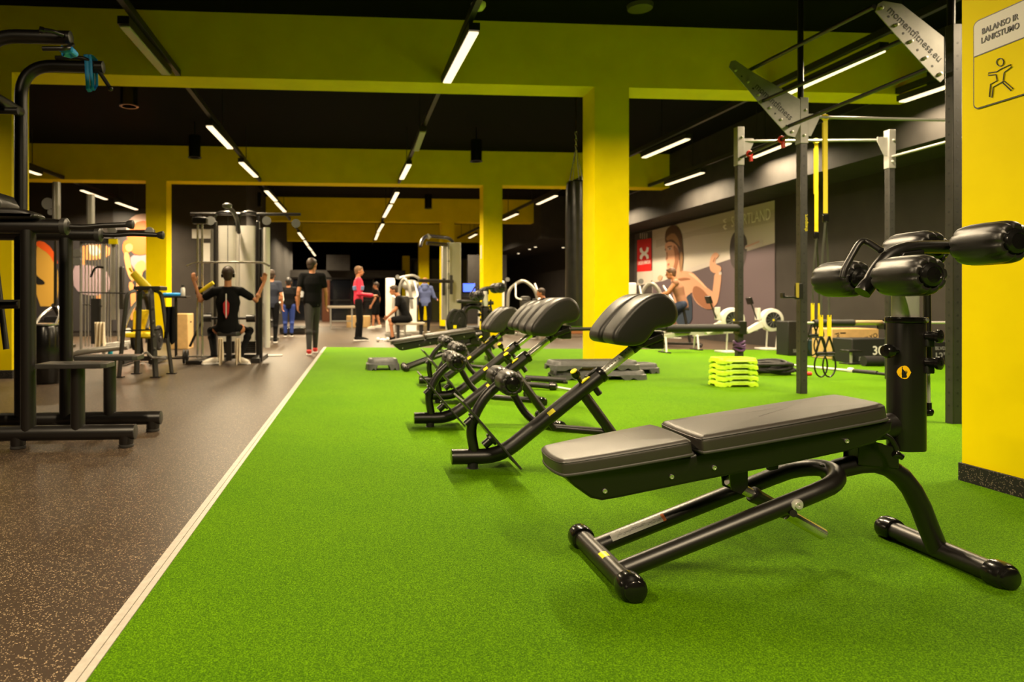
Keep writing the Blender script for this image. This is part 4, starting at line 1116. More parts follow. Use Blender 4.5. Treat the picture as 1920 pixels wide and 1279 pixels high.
# ---------------------------------------------------------------- rowing machines
def rower(label, px, py, Y, tail_px):
    c = at(px, py, Y)
    L_ = c.x - at(tail_px, py, Y).x
    t = thing('rowing_machine', label, 'rowing machine', (c.x, Y, 0.012))
    rz = c.z - 0.012
    w = MB().lathe([(0.20, -0.07), (0.225, -0.06), (0.232, 0.0), (0.225, 0.06), (0.20, 0.07)], (0, 0, rz), (0, 1, 0), 32).build('flywheel_housing', WHITE, t)
    MB().lathe([(0.158, 0.068), (0.158, 0.074), (0.001, 0.074)], (0, 0, rz), (0, -1, 0), 28).build('flywheel_grille', INK, w)
    MB().lathe([(0.02, 0.074), (0.02, 0.080), (0.001, 0.080)], (0, 0, rz), (0, -1, 0), 12).build('hub_badge', YELP, w)
    sp_ = MB()
    for k in range(12):
        a = 2 * math.pi * k / 12
        sp_.cyl((0.02 * math.cos(a), -0.0765, rz + 0.02 * math.sin(a)), (0.155 * math.cos(a), -0.0765, rz + 0.155 * math.sin(a)), 0.002, 4)
    sp_.build('grille_spokes', GPRINT, w)
    MB().prism([(-0.55, rz - 0.20), (-0.20, rz + 0.0), (-0.16, rz - 0.13), (-0.50, rz - 0.27)], XZ(0), -0.05, 0.05).build('neck_cover', WHITE, t, bevel=0.006)
    MB().box((-0.28, 0, rz + 0.12), (0.05, 0.12, 0.24), (0, 0.0, 0)).build('white_upright', WHITE, t, bevel=0.004)
    for sx in (-0.16, 0.06):
        MB().tube([(sx + 0.06, -0.03, rz - 0.18), (sx + (0.0 if sx > 0 else 0.02) + 0.02, -0.03, 0.03)], 0.016, 8).build('front_leg', ALU, t)
    MB().box((-0.06, 0, 0.015), (0.34, 0.40, 0.03)).build('front_foot', WHITE, t, bevel=0.004)
    MB().tube([(-0.30, 0, rz - 0.18), (-L_, 0, 0.30)], 0.035, 4, square=True).build('monorail', ALU, t)
    MB().box((-L_ * 0.42, 0, (rz - 0.18) * 0.6 + 0.16), (0.16, 0.10, 0.05)).build('foot_rest', BLACK, t, bevel=0.01)
    MB().slab(rrect(0.30, 0.24, 0.06, 5, -L_ * 0.72, 0), XY(0), 0.36, 0.40, r=0.015).build('seat', RUBBER, t)
    for s_ in (-1, 1):
        MB().tube([(-L_ + 0.06, s_ * 0.05, 0.29), (-L_ + (0.02 if s_ < 0 else 0.1), s_ * 0.17, 0.02)], 0.017, 8).build('rear_leg', WHITE, t)
    MB().box((-L_ + 0.06, 0, 0.012), (0.06, 0.42, 0.024)).build('rear_foot', BLACK, t, bevel=0.004)
    m_ = MB().tube([(-0.30, 0, rz + 0.02), (-0.42, 0, rz + 0.34)], 0.013, 8).build('monitor_arm', BLACK, t)
    MB().box((-0.45, 0, rz + 0.38), (0.05, 0.16, 0.14), (0, -0.3, 0)).build('monitor', BLACK, m_, bevel=0.006)
    return t
rower('white flywheel rowing machine farther right, its round fan fully visible beside the dark wall', 1446, 600, 13.2, 1300)
rower('white flywheel rowing machine partly hidden behind the rear left upright of the rig', 1372, 600, 12.5, 1240)

# small downlights glowing in the dark bay
for (px, py, lab) in ((972, 476, 'small round ceiling downlight in the dark bay, largest of four'), (993, 468, 'small round downlight second in the dark bay'), (1004, 464, 'small round downlight third in the dark bay'), (1056, 465, 'faint round downlight next to the punching bag')):
    p = gr(px, py, 3.1)
    o = MB().lathe([(0.04, 0), (0.05, 0.004), (0.05, 0.02)], (0, 0, 0), (0, 0, 1), 12).build('downlight', EMIT); o.location = (p.x, min(p.y, 40), 3.1 + 0.0); tag(o, lab, 'downlight')
    MB().cyl((0, 0, 0.02), (0, 0, 0.1), 0.06, 12).build('can', BLACK, o)

# ---------------------------------------------------------------- pull-up and dip tower at the left edge
tw = thing('pull_up_tower', 'black twin-frame pull-up and dip tower with low step plates, cut by the left picture edge', 'exercise tower', (-2.2, 4.97, 0))
TO = Vector((-2.2, 4.97, 0))
YN, YF = 4.69, 5.25
def T(px, py, Y): return at(px, py, Y)
def tb(pts, r, name, m=BLACK, n=18, par=None, **k): return MB(TO).tube(pts, r, n, **k).build(name, m, par or tw)
for Y, xe, yr, nm in ((YN, 253, 810, 'near'), (YF, 301, 781, 'far')):
    e = T(xe, yr, Y); z = 0.098
    rail = MB(TO).tube([(-3.6, Y, z), (e.x, Y, z)], 0.050, 22).build('base_rail', BLACK, tw)
    MB(TO).lathe([(0.050, 0), (0.050, 0.004), (0.046, 0.006), (0.001, 0.006)], (e.x, Y, z), (1, 0, 0), 22).build('rail_end', RIG, rail)
    for x in (e.x - 0.055, e.x - 0.74):
        f = MB(TO).lathe([(0.044, 0.018), (0.046, 0.03), (0.046, 0.08)], (x, Y, 0), (0, 0, 1), 22).build('foot', BLACK, tw)
        MB(TO).lathe([(0.040, 0), (0.048, 0.004), (0.048, 0.017), (0.044, 0.019)], (x, Y, 0), (0, 0, 1), 22).build('foot_pad', RIG, f)
    xu = T(53 if Y == YN else 124, 600, Y).x
    zt = 1.40
    tb([(xu, Y, z), (xu, Y, zt + 0.02)], 0.047, 'upright', square=False)
    tb([(xu - 0.30 if Y == YF else xu - 0.40, Y, z), (xu - 0.30 if Y == YF else xu - 0.40, Y, zt)], 0.047, 'upright')
    xs = T(146 if Y == YN else 206, 700, Y).x
    ps = T(146 if Y == YN else 206, 683 if Y == YN else 669, Y)
    tb([(xs, Y, z), (xs, Y, ps.z - 0.01)], 0.045, 'step_post')
    a = T(80 if Y == YN else 150, 680, Y).x; b = T(208 if Y == YN else 264, 680, Y).x
    MB(TO).slab([(a, Y - 0.11), (b - 0.03, Y - 0.11), (b, Y - 0.08), (b, Y + 0.08), (b - 0.03, Y + 0.11), (a, Y + 0.11)], XY(ps.z), -0.02, 0.012, r=0.004).build('step_plate', RIG, tw)
    # elbow beam with dip handle
    eb = T(122 if Y == YN else 186, 425 if Y == YN else 440, Y)
    tb([(-3.6, Y, eb.z), (eb.x, Y, eb.z)], 0.047, 'elbow_beam')
    MB(TO).lathe([(0.05, -0.035), (0.056, -0.032), (0.056, 0.0), (0.048, 0.006), (0.030, 0.010), (0.024, 0.02)], (eb.x + 0.012, Y, eb.z), (1, 0, 0), 22).build('beam_collar', RIG, tw)
    h0 = Vector((eb.x, Y, eb.z)); h1 = T(247 if Y == YN else 304, 421 if Y == YN else 441, Y)
    h = tb(fillet([h0, h0 + V(0.12, 0, -0.004), h0 + V(0.22, 0.0, 0.008), (h1.x, Y, h1.z)], 0.05), 0.0175, 'dip_handle')
    MB(TO).lathe([(0.017, -0.05), (0.022, -0.045), (0.030, -0.02), (0.031, -0.006), (0.020, 0.0), (0.001, 0.002)], (h1.x + 0.015, Y, h1.z), (1, 0, 0), 18).build('handle_knob', RIG, h)
    # elbow pad and handgrip post
    pb = T(60 if Y == YN else 118, 404 if Y == YN else 421, Y)
    prof = [(pb.x - 0.9, pb.z - 0.035), (pb.x - 0.9, pb.z + 0.04), (pb.x - 0.12, pb.z + 0.042), (pb.x - 0.02, pb.z + 0.034), (pb.x + 0.045, pb.z + 0.01), (pb.x + 0.06, pb.z - 0.012), (pb.x + 0.03, pb.z - 0.035)]
    MB(TO).slab(smooth_poly(prof, 2), XZ(Y), -0.09, 0.09, r=0.028).build('elbow_pad', LEATHR, tw, ang=60)
    # pull-up arm
    ax = T(132 if Y == YN else 193, 71 if Y == YN else 126, Y)
    xp = T(39, 300, YF).x
    q = fillet([(xp, Y, z), (xp, Y, ax.z), (ax.x, Y, ax.z)], 0.24, 10)
    tb(q, 0.044, 'pull_up_arm', n=22)
    MB(TO).lathe([(0.044, 0), (0.044, 0.004), (0.040, 0.006), (0.001, 0.006)], (ax.x, Y, ax.z), (1, 0, 0), 22).build('arm_end', RIG, tw)
    if Y == YF:
        g = [T(104, 108, Y - 0.06), T(155, 108, Y - 0.06), T(172, 116, Y - 0.04), T(190, 140, Y), T(207, 166, Y + 0.02)]
        tb(fillet(g, 0.05), 0.0145, 'grip_bar')
        MB(TO).ball(T(207, 166, Y + 0.02), 0.02, 12, 8).build('grip_cap', BLACKG, tw)
    else:
        tb(fillet([T(80, 91, Y - 0.1), T(125, 91, Y - 0.1), T(136, 84, Y)], 0.04), 0.0145, 'grip_bar')
        tb(fillet([T(118, 66, Y - 0.05), T(95, 58, Y - 0.12), T(78, 57, Y - 0.14)], 0.03), 0.0145, 'grip_bar')
        MB(TO).lathe([(0.017, 0), (0.022, 0.01), (0.022, 0.03), (0.001, 0.034)], T(84, 58, Y - 0.13), (-0.9, -0.3, 0.1), 14).build('grip_cap', BLACKG, tw)
for (z, x) in ((2.33, T(39, 300, YF).x), (0.098, -3.3), (1.41, -3.2)):
    tb([(x, YN, z), (x, YF, z)], 0.040, 'tie_bar')
tb([T(-60, 206, 4.95), T(34, 208, 4.97)], 0.024, 'tie_bar')
tb([T(-40, 573, YN), T(36, 571, YN)], 0.026, 'foot_peg'); 
MB(TO).box2(T(-40, 566, YN) + V(0, -0.1, 0), T(34, 562, YN) + V(0, 0.12, 0)).build('foot_tread', RIG, tw)
tb([T(-14, 450, 4.95), T(12, 655, 4.95)], 0.020, 'back_strut')
q = T(12, 392, 5.0)
MB(TO).slab([(q.x - 0.35, q.z - 0.02), (q.x + 0.02, q.z - 0.02), (q.x + 0.03, q.z + 0.03), (q.x - 0.01, q.z + 0.10), (q.x - 0.35, q.z + 0.14)], XZ(5.0), -0.14, 0.14, r=0.02).build('back_pad', LEATHR, tw, ang=60)
# the blue strap over the far arm and the blue knot on the near one
p = T(168, 120, YF)
o = MB(p)
for dx, dz, w in ((0.0, -0.20, 0.030), (0.028, -0.19, 0.022)):
    o.tube([p + V(dx - 0.01, -0.052, 0.05), p + V(dx, -0.058, 0.0), p + V(dx + 0.004, -0.060, -0.09), p + V(dx + 0.01, -0.056, dz), p + V(dx + 0.012, -0.03, dz - 0.012), p + V(dx + 0.004, 0.052, dz + 0.05), p + V(dx, 0.056, 0.05), p + V(dx - 0.01, 0.0, 0.062), p + V(dx - 0.01, -0.05, 0.052)], w * 0.5, 8, sy=0.14, up=(1, 0, 0), cap=False)
b = o.build('blue_strap', BLUE); b.location = p; tag(b, 'blue strap looped over the far pull-up arm', 'strap')
p = T(130, 84, YN)
o = MB(p).tube([p + V(-0.03, -0.05, -0.045), p + V(0.0, -0.056, -0.062), p + V(0.03, -0.05, -0.05), p + V(0.035, 0.0, -0.058), p + V(0.0, 0.02, -0.060), p + V(-0.03, -0.02, -0.062)], 0.022, 10)
b = o.build('blue_strap', BLUE); b.location = p; tag(b, 'blue strap bunched under the end of the upper pull-up arm', 'strap')

# ---------------------------------------------------------------- machine parts used by the stations further back
def plate(parent, c, ax, r=0.2, w=0.035, m=RUBBER, name='weight_plate', n=22):
    o = MB().lathe([(r * 0.12, -w * 0.5), (r * 0.92, -w * 0.5), (r, -w * 0.35), (r, w * 0.35), (r * 0.92, w * 0.5), (r * 0.84, w * 0.5), (r * 0.80, w * 0.3), (r * 0.35, w * 0.3), (r * 0.30, w * 0.5), (r * 0.12, w * 0.5)], c, ax, n).build(name, m, parent)
    return o
def pulley(parent, c, ax=(0, 1, 0), r=0.055):
    return MB().lathe([(r * 0.3, -0.014), (r, -0.014), (r * 0.88, 0), (r, 0.014), (r * 0.3, 0.014)], c, ax, 18).build('pulley', mat('grey_pulley', (0.16, 0.16, 0.155), 0.4), parent)
def stack(parent, c, w, d, n, h0):
    """n separate selector plates around two rods"""
    for k in range(n):
        MB().box((c[0], c[1], h0 + k * 0.031 + 0.014), (w, d, 0.027)).build('stack_plate', mat('stack_plate_black', (0.03, 0.028, 0.026), 0.4), parent, bevel=0.003)
def P0(px, py, Y, o): return at(px, py, Y) - Vector(o)

# lat pulldown / cable station with the pale shrouds
o = Vector((at(445, 600, 11.9).x, 11.9, 0))
ms = thing('cable_station', 'tall multi-station with pale weight shrouds and black curved top, man seated at it', 'cable machine', o)
q = lambda px, py, dy=0.0: at(px, py, 11.9 + dy) - o
def shroud(px0, px1, py0, py1, dy, nm='weight_shroud'):
    a, b = q(px0, py1, dy), q(px1, py0, dy); n = 10
    poly = [(a.x, 0.0), (a.x + 0.012, -0.03)] + [(a.x + (b.x - a.x) * t / n, -0.035 - 0.03 * math.sin(math.pi * t / n)) for t in range(1, n)] + [(b.x - 0.012, -0.03), (b.x, 0.0), (b.x, 0.03), (a.x, 0.03)]
    return MB().prism(poly, lambda u, v, w: Vector((u, dy + v, w)), max(a.z, 0.12), b.z).build(nm, SHROUD, ms)
shroud(409, 441, 424, 640, -0.03); shroud(449, 480, 424, 640, -0.03); shroud(494, 506, 427, 652, -0.5)
MB().box2(q(442, 640, 0.02), q(448, 434, 0.03)).build('centre_strip', WHITE, ms)
for px in (404, 484):
    MB().box2(q(px - 4, 672, -0.08) * 1 + V(0, 0, 0), q(px + 4, 416, 0.05)).build('upright', BLACK, ms, bevel=0.008)
MB().box2(q(395, 690, 0.0) * 1, q(400, 430, 0.06)).build('side_trim', SILVER, ms)
for px0, px1 in ((402, 441), (448, 484)):
    a, b = q(px0, 424), q(px1, 424); top = q(px0, 398).z
    MB().tube(fillet([a, (a.x, 0, top), (b.x, 0, top), b], 0.16, 6), 0.028, 12).build('top_loop', BLACKG, ms)
MB().tube(fillet([q(448, 436, -0.1), q(445, 412, -0.35), q(437, 396, -0.7), q(424, 387, -1.0)], 0.1), 0.035, 12).build('lat_arm', BLACK, ms)
MB().ball(q(426, 386, -1.0), 0.055, 14, 10, (1.4, 1, 0.8)).build('arm_pulley_cover', mat('grey_pulley', (0.16, 0.16, 0.155), 0.4), ms)
MB().tube([q(357, 401), q(564, 402)], 0.026, 10).build('crossover_beam', BLACK, ms)
for px, py in ((395, 414), (500, 414), (555, 419)): pulley(ms, q(px, py, -0.08), r=0.075)
MB().cyl(q(372, 404), q(372, 412), 0.05, 10).build('beam_clamp', BLACK, ms)
MB().box2(q(486, 678, -0.75), q(493, 430, -0.65)).build('side_upright', BLACK, ms, bevel=0.008)
MB().box2((q(398, 0).x, -0.9, 0), (q(402, 0).x, 0.2, 0.06)).box2((q(484, 0).x, -0.9, 0), (q(500, 0).x, 0.2, 0.07)).box2((q(430, 0).x, -1.1, 0), (q(437, 0).x, 0.1, 0.06)).box2((q(398, 0).x, 0.05, 0), (q(500, 0).x, 0.2, 0.06)).build('base_frame', BLACK, ms, bevel=0.006)
for px in (425, 465):
    c = q(px, 600)
    for k in range(14): MB().box((c.x, 0.09, 0.10 + k * 0.032), (0.24, 0.10, 0.028)).build('stack_plate', mat('stack_plate_black', (0.03, 0.028, 0.026), 0.4), ms)
MB().slab(rrect(0.34, 0.28, 0.06, 5, q(430, 0, -1.0).x, -1.0), XY(0), 0.43, 0.50, r=0.02).build('seat', LEATHR, ms, ang=60)
MB().box2((q(428, 0, -1.0).x - 0.03, -1.03, 0.05), (q(428, 0, -1.0).x + 0.05, -0.97, 0.44)).build('seat_post', BLACK, ms, bevel=0.006)
for px in (388, 470):
    MB().cyl(q(px - 8, 597, -0.75), q(px + 9, 597, -0.75), 0.06, 16).build('knee_roller', LEATHR, ms)
MB().tube([q(388, 597, -0.75), q(470, 597, -0.75)], 0.02, 8).build('roller_axle', BLACK, ms)
MB().tube(fillet([q(350, 499, -0.95), q(366, 492, -0.95), q(492, 492, -0.95), q(506, 499, -0.95)], 0.1), 0.016, 8).build('lat_bar', CHROME, ms)
MB().cyl(q(427, 492, -0.95), q(427, 390, -0.98), 0.005, 6).build('cable', INK, ms)
MB().tube(fillet([q(356, 650, -0.2), q(384, 588, -0.2), q(398, 590, -0.2)], 0.2), 0.022, 8).build('side_arm', BLACK, ms)

# chrome cable column with little plates left of the station
o = Vector((at(375, 600, 11.0).x, 11.0, 0)); q = lambda px, py, dy=0.0: at(px, py, 11.0 + dy) - o
cc = thing('cable_pulley_machine', 'slim chrome cable column left of the seated man, small plates at its foot', 'cable machine', o)
for dx in (-0.035, 0.035): MB().cyl((dx, 0, 0.08), (dx, 0, q(375, 418).z), 0.018, 10).build('guide_rod', CHROME, cc)
MB().box((0, 0, q(375, 414).z), (0.22, 0.14, 0.10)).build('top_bracket', BLACK, cc, bevel=0.01)
MB().box((0, 0, 0.03), (0.34, 0.45, 0.06)).build('base', BLACK, cc, bevel=0.008)
MB().box((0, -0.03, q(375, 545).z), (0.12, 0.08, 0.12)).build('carriage', BLACK, cc, bevel=0.01)
MB().tube([(0.0, -0.05, q(375, 548).z), q(400, 530, -0.1)], 0.03, 8).build('lever', YEL, cc)
MB().cyl((-0.34, -0.1, 0.115), (0.30, -0.1, 0.115), 0.013, 8).build('plate_pin', CHROME, cc)
for dx, r in ((-0.22, 0.11), (-0.17, 0.11), (0.20, 0.09), (0.25, 0.08)): plate(cc, (dx, -0.1, 0.115), (1, 0.15, 0), r, 0.035)

# curved-leg bar rack
o = gr(272, 708); o.z = 0
o = Vector((o.x, o.y + 0.25, 0)); q = lambda px, py, dy=0.0: at(px, py, o.y + dy) - o
rk = thing('barbell_rack', 'dark grey four-legged bar rack with bent tops, a yellow fitting leaning over it', 'barbell rack', o)
for (xt, xb, dy) in ((238, 223, -0.22), (262, 256, 0.22), (283, 292, -0.26), (303, 322, 0.2)):
    top = q((xt + (272 - xt) * 0.35), 546, dy); kn = q(xt, 552, dy); bt = q(xb, 708, dy); bt.z = 0.012
    l = MB().tube(fillet([(top.x, dy * 0.6, kn.z + 0.05), (kn.x, dy, kn.z + 0.02), bt], 0.14, 6), 0.033, 4, sy=0.6, up=(0, 1, 0), square=True).build('leg', RIG, rk, bevel=0.004)
    MB().box((bt.x, dy, 0.007), (0.12, 0.09, 0.014)).build('foot_plate', BLACK, l)
MB().box((0, 0, q(272, 548).z + 0.05), (0.34, 0.34, 0.05)).build('top_deck', RIG, rk, bevel=0.01)
MB().tube([q(233, 672, -0.24), q(300, 670, -0.26)], 0.018, 8).tube([q(233, 620, -0.24), q(300, 618, -0.26)], 0.010, 8).build('cross_rail', BLACK, rk)
for k in range(4):
    z = 0.35 + k * 0.17
    MB().cyl((q(288 + (3 - k) * 1.2, 0, -0.26).x, -0.28, z), (q(288 + (3 - k) * 1.2, 0, -0.26).x + 0.02, -0.36, z + 0.03), 0.008, 8).build('bar_peg', CHROME, rk)
for (a, b, cc_, lab) in (((255, 672), (275, 660), (300, 674), 'short bent chrome curl bar lying low in the rack'), ):
    pts = [q(250, 676, -0.30), q(262, 674, -0.30), q(268, 663, -0.30), q(276, 661, -0.30), q(286, 671, -0.30), q(296, 671, -0.30), q(312, 673, -0.30)]
    ob = MB(q(276, 668, -0.30)).tube(fillet(pts, 0.03, 3), 0.015, 10).build('curl_bar', CHROME); ob.location = o + q(276, 668, -0.30); tag(ob, lab, 'curl bar')
y0 = q(264, 515, 0.02)
yb = MB(y0).tube([q(243, 503, 0.02), q(248, 510, 0.02)], 0.015, 8).tube([q(250, 512, 0.02), q(280, 545, 0.02)], [0.052, 0.060], 12).build('yellow_padded_bar', YEL); yb.location = o + y0; tag(yb, 'yellow padded bar slanting up from the top of the bar rack', 'padded bar')
def cloth(label, cat, name, o0, w, h, m, folds=4, rz=0.0, depth=0.03, seed=1):
    random.seed(seed); N, K = 22, 14; vs = []; fs = []
    for j in range(K + 1):
        for i in range(N + 1):
            u = i / N; v = j / K
            ww = w * (0.75 + 0.25 * v + 0.06 * math.sin(v * 5 + seed))
            vs.append(((u - 0.5) * ww, depth * math.sin(u * folds * math.pi * 2 + v * 1.4) * (0.4 + 0.6 * v), -v * h * (1 + 0.10 * math.sin(u * 7 + seed))))
    for j in range(K):
        for i in range(N): fs.append((j * (N + 1) + i, j * (N + 1) + i + 1, (j + 1) * (N + 1) + i + 1, (j + 1) * (N + 1) + i))
    ob = MB().add(vs, fs).build(name, m); ob.location = o0; ob.rotation_euler = (0, 0, rz)
    s_ = ob.modifiers.new('thick', 'SOLIDIFY'); s_.thickness = 0.006
    return tag(ob, label, cat)
cloth('black cloth strap hanging from the right side of the bar rack', 'strap', 'black_strap', at(318, 575, gr(272, 708).y + 0.25 + 0.19), 0.16, 0.46, CLOTHB, 2, seed=3)

# rack of pulleys and upright rails behind the towers (functional trainer)
o = Vector((at(185, 600, 12.4).x, 12.4, 0)); q = lambda px, py, dy=0.0: at(px, py, 12.4 + dy) - o
ft = thing('cable_cage', 'silver cable cage with many upright rods in front of the runner poster', 'cable machine', o)
for px, top, bot, w in ((152, 445, 668, 3.0), (195, 448, 680, 4.0), (213, 445, 600, 4.5), (222, 450, 640, 2.5)):
    MB().box2(q(px - w, bot, -0.03), q(px + w, top, 0.03)).build('upright', SILVER, ft, bevel=0.006)
for k, px in enumerate((160, 166, 172, 178, 184, 190, 202, 207)):
    MB().cyl(q(px, 650, 0.1), q(px, 455, 0.1), 0.011, 8).build('guide_rod', ALU, ft)
MB().box2(q(150, 456, -0.05), q(224, 448, 0.05)).build('top_beam', BLACK, ft, bevel=0.008)
MB().box2(q(205, 458, -0.02), q(220, 448, -0.06)).build('top_badge', YELP, ft)
for px, py in ((144, 475), (144, 490), (210, 432), (280, 434)): pulley(ft, q(px, py, -0.15), r=0.075)
MB().tube([q(205, 434), q(290, 434)], 0.03, 8).build('boom', BLACK, ft)
for px, top in ((106, 342), (170, 365)):
    MB().cyl(q(px, 440, -0.4), q(px, top, -0.4), 0.065, 16).build('tall_tube', SILVER, ft)
MB().tube([q(90, 380, -0.3), q(100, 390, -0.3)], 0.03, 8).build('pulley_arm', BLACK, ft)
pulley(ft, q(90, 382, -0.35), r=0.10); pulley(ft, q(95, 398, -0.35), r=0.05)
MB().tube([(q(104, 0).x, 0.0, 0.90), (q(104, 0).x, 0, q(0, 440).z), (q(172, 0).x, 0, q(0, 440).z)], 0.03, 8).build('rear_frame', BLACK, ft)
MB().tube(fillet([q(135, 668), q(150, 660, -0.6), q(240, 650, -0.7)], 0.3), 0.05, 10).tube([q(190, 652, -0.4), q(255, 645, -0.2)], 0.07, 10).build('base_arc', SILVER, ft)
MB().box2(q(170, 645, 0.05), q(192, 560, 0.2)).build('stack_cover', RUBBER, ft, bevel=0.01)
MB().box2(q(222, 580, 0.0), q(234, 500, 0.1)).build('back_cushion', LEATHR, ft, bevel=0.02)
MB().tube([q(146, 548, -0.1), q(236, 550, -0.1)], 0.012, 8).tube([q(150, 570, 0.1), q(200, 575, 0.1)], 0.012, 8).build('cross_rods', BLACK, ft)
MB().tube(fillet([q(170, 520, -0.3), q(178, 500, -0.3), q(194, 502, -0.3)], 0.1), 0.02, 8).build('cable_handle', BLACKG, ft)
cloth('cream towel draped over the low arm of the silver cable cage', 'towel', 'towel', at(187, 604, 11.95), 0.20, 0.46, TOWEL, 3, depth=0.045, seed=2)
MB_ = gr(207, 667)
t = thing('water_bottle', 'teal water bottle standing on the rubber floor by the towel', 'bottle', (MB_.x, MB_.y, 0))
TEAL = mat('teal_bottle', (0.01, 0.32, 0.45), 0.3)
MB().lathe([(0.035, 0), (0.042, 0.01), (0.042, 0.15), (0.030, 0.19), (0.022, 0.20)], (0, 0, 0), (0, 0, 1), 18).build('bottle_body', TEAL, t)
MB().lathe([(0.024, 0.20), (0.026, 0.205), (0.026, 0.235), (0.001, 0.24)], (0, 0, 0), (0, 0, 1), 16).build('cap', TEAL, t)
# bin
g = gr(72, 722)
t = thing('waste_bin', 'black waste bin with a shiny rim behind the pull-up tower', 'bin', (g.x, g.y + 0.18, 0))
MB().lathe([(0.15, 0), (0.165, 0.02), (0.18, 0.66), (0.17, 0.68)], (0, 0, 0), (0, 0, 1), 24).build('bin_body', BLACKG, t)
MB().lathe([(0.17, 0.68), (0.185, 0.685), (0.185, 0.70), (0.12, 0.705)], (0, 0, 0), (0, 0, 1), 24).build('rim', CHROME, t)

# plate-loaded machine with yellow shields behind the bar rack
def leverage(label, px, Y, px2, top, seatcol=RUBBER, tint=YEL, cat='weight machine'):
    x0, x1 = at(px, 600, Y).x, at(px2, 600, Y).x; w = x1 - x0; o = Vector(((x0 + x1) / 2, Y, 0)); h = at(px, top, Y).z
    t = thing('plate_loaded_machine', label, cat, o)
    MB().tube(fillet([(-w / 2, 0.3, 0.05), (-w / 2, -0.5, 0.05)], 0.1), 0.04, 8).tube([(w / 2, 0.3, 0.05), (w / 2, -0.5, 0.05)], 0.04, 8).tube([(-w / 2, 0.2, 0.05), (w / 2, 0.2, 0.05)], 0.04, 8).build('base_frame', BLACK, t)
    MB().tube(fillet([(0, 0.2, 0.05), (0.0, 0.25, h * 0.7), (0, -0.1, h)], 0.2), 0.045, 10).build('mast', BLACK, t)
    for s_ in (-1, 1):
        MB().tube(fillet([(s_ * w * 0.08, 0.0, h * 0.95), (s_ * w * 0.35, -0.2, h * 0.8), (s_ * w * 0.4, -0.55, h * 0.5)], 0.15), 0.028, 8).build('press_arm', CHROME, t)
        plate(t, (s_ * w * 0.42, 0.05, h * 0.35), (1, 0, 0), 0.2, 0.05)
        MB().cyl((s_ * w * 0.30, 0.05, h * 0.35), (s_ * w * 0.52, 0.05, h * 0.35), 0.02, 8).build('plate_horn', CHROME, t)
    MB().slab(rrect(0.30, h * 0.40, 0.06, 4, 0, h * 0.55), XZ(-0.15), -0.04, 0.04, r=0.02).build('back_cushion', seatcol, t)
    MB().slab(rrect(0.34, 0.36, 0.06, 4, 0, -0.35), XY(0.42), 0.0, 0.07, r=0.02).build('seat', seatcol, t)
    MB().tube([(0, -0.3, 0.42), (0, -0.2, 0.05)], 0.03, 8).build('seat_post', BLACK, t)
    return t
leverage('plate-loaded machine with yellow cushions behind the bar rack', 248, 11.2, 300, 548, seatcol=YEL)
leverage('dark plate-loaded machine with chrome arms behind the waste bin', 80, 14.6, 128, 572)
# bottle and blue cloth on a dark shelf by the left second column
t = thing('wall_shelf', 'small dark shelf in front of the left second column', 'shelf', at(330, 556, 12.0))
MB().box((0, 0, -0.01), (0.42, 0.28, 0.03)).build('board', BLACK, t, bevel=0.004)
MB().cyl((0, 0, -0.02), (0, 0, -at(330, 556, 12.0).z), 0.025, 8).cyl((0, 0, -at(330, 556, 12.0).z), (0, 0, -at(330, 556, 12.0).z + 0.03), 0.16, 14).build('stand', BLACK, t)
p = at(322, 550, 12.0)
ob = MB().slab(smooth_poly([(-0.16, -0.06), (-0.05, -0.09), (0.10, -0.07), (0.17, 0.0), (0.08, 0.08), (-0.1, 0.07)], 2), XY(0), 0.0, 0.055, r=0.02).build('blue_cloth', BLUE); ob.location = (p.x, 12.0, at(330, 556, 12.0).z + 0.005); tag(ob, 'crumpled blue cloth on the small dark shelf by the column', 'cloth')
p = at(343, 545, 12.0)
t = thing('water_bottle', 'white and black bottle beside the blue cloth', 'bottle', (p.x, 12.0, at(330, 556, 12.0).z + 0.005))
MB().lathe([(0.032, 0), (0.036, 0.01), (0.036, 0.12), (0.024, 0.15)], (0, 0, 0), (0, 0, 1), 14).build('bottle_body', WHITE, t)
MB().lathe([(0.025, 0.15), (0.025, 0.19), (0.001, 0.195)], (0, 0, 0), (0, 0, 1), 14).build('cap', INK, t)
o0 = gr(343, 650)
t = thing('plyo_box', 'pale wooden jump box on the rubber floor by the left second column', 'jump box', (at(342, 600, 14.6).x, 14.6, 0))
MB().box((0, 0, 0.36), (0.34, 0.5, 0.72)).build('box_body', WOOD, t, bevel=0.012)
MB().box((0.172, 0, 0.55), (0.003, 0.12, 0.03)).build('grip_hole', INK, t)

# ---------------------------------------------------------------- posters on the rear left wall
YW = 19.99
def poster(name, label, px0, px1, py0, py1, back):
    a = at(px0, py1, YW); b = at(px1, py0, YW); o = (a + b) / 2
    t = thing(name, label, 'poster', (o.x, YW, o.z))
    MB((o.x, YW, o.z)).box2((a.x, YW - 0.008, max(a.z, 0.15)), (b.x, YW, b.z)).build('sheet', back, t)
    def pl(nm, pts, m, lift, sm=1):
        P = [at(x, y, YW - 0.008 - lift) for x, y in pts]
        poly = [(p.x, p.z) for p in P]
        if sm: poly = smooth_poly(poly, sm)
        return MB((o.x, YW, o.z)).prism(poly, XZ(YW - 0.008 - lift), -0.002, 0.0).build(nm, m, t, flat=True)
    return t, pl
PO = PR('print_orange_shirt', (0.85, 0.12, 0.015)); PG = PR('print_gold', (0.62, 0.36, 0.06)); PS = PR('print_tan', (0.70, 0.28, 0.10)); PD = PR('print_dark', (0.035, 0.032, 0.035)); PP = PR('print_pattern', (0.30, 0.22, 0.26)); PW_ = PR('print_glow', (0.75, 0.50, 0.42))
t, pl = poster('wall_poster', 'large wall poster with a runner in an orange shirt and bare knees', 212, 289, 392, 636, PD)
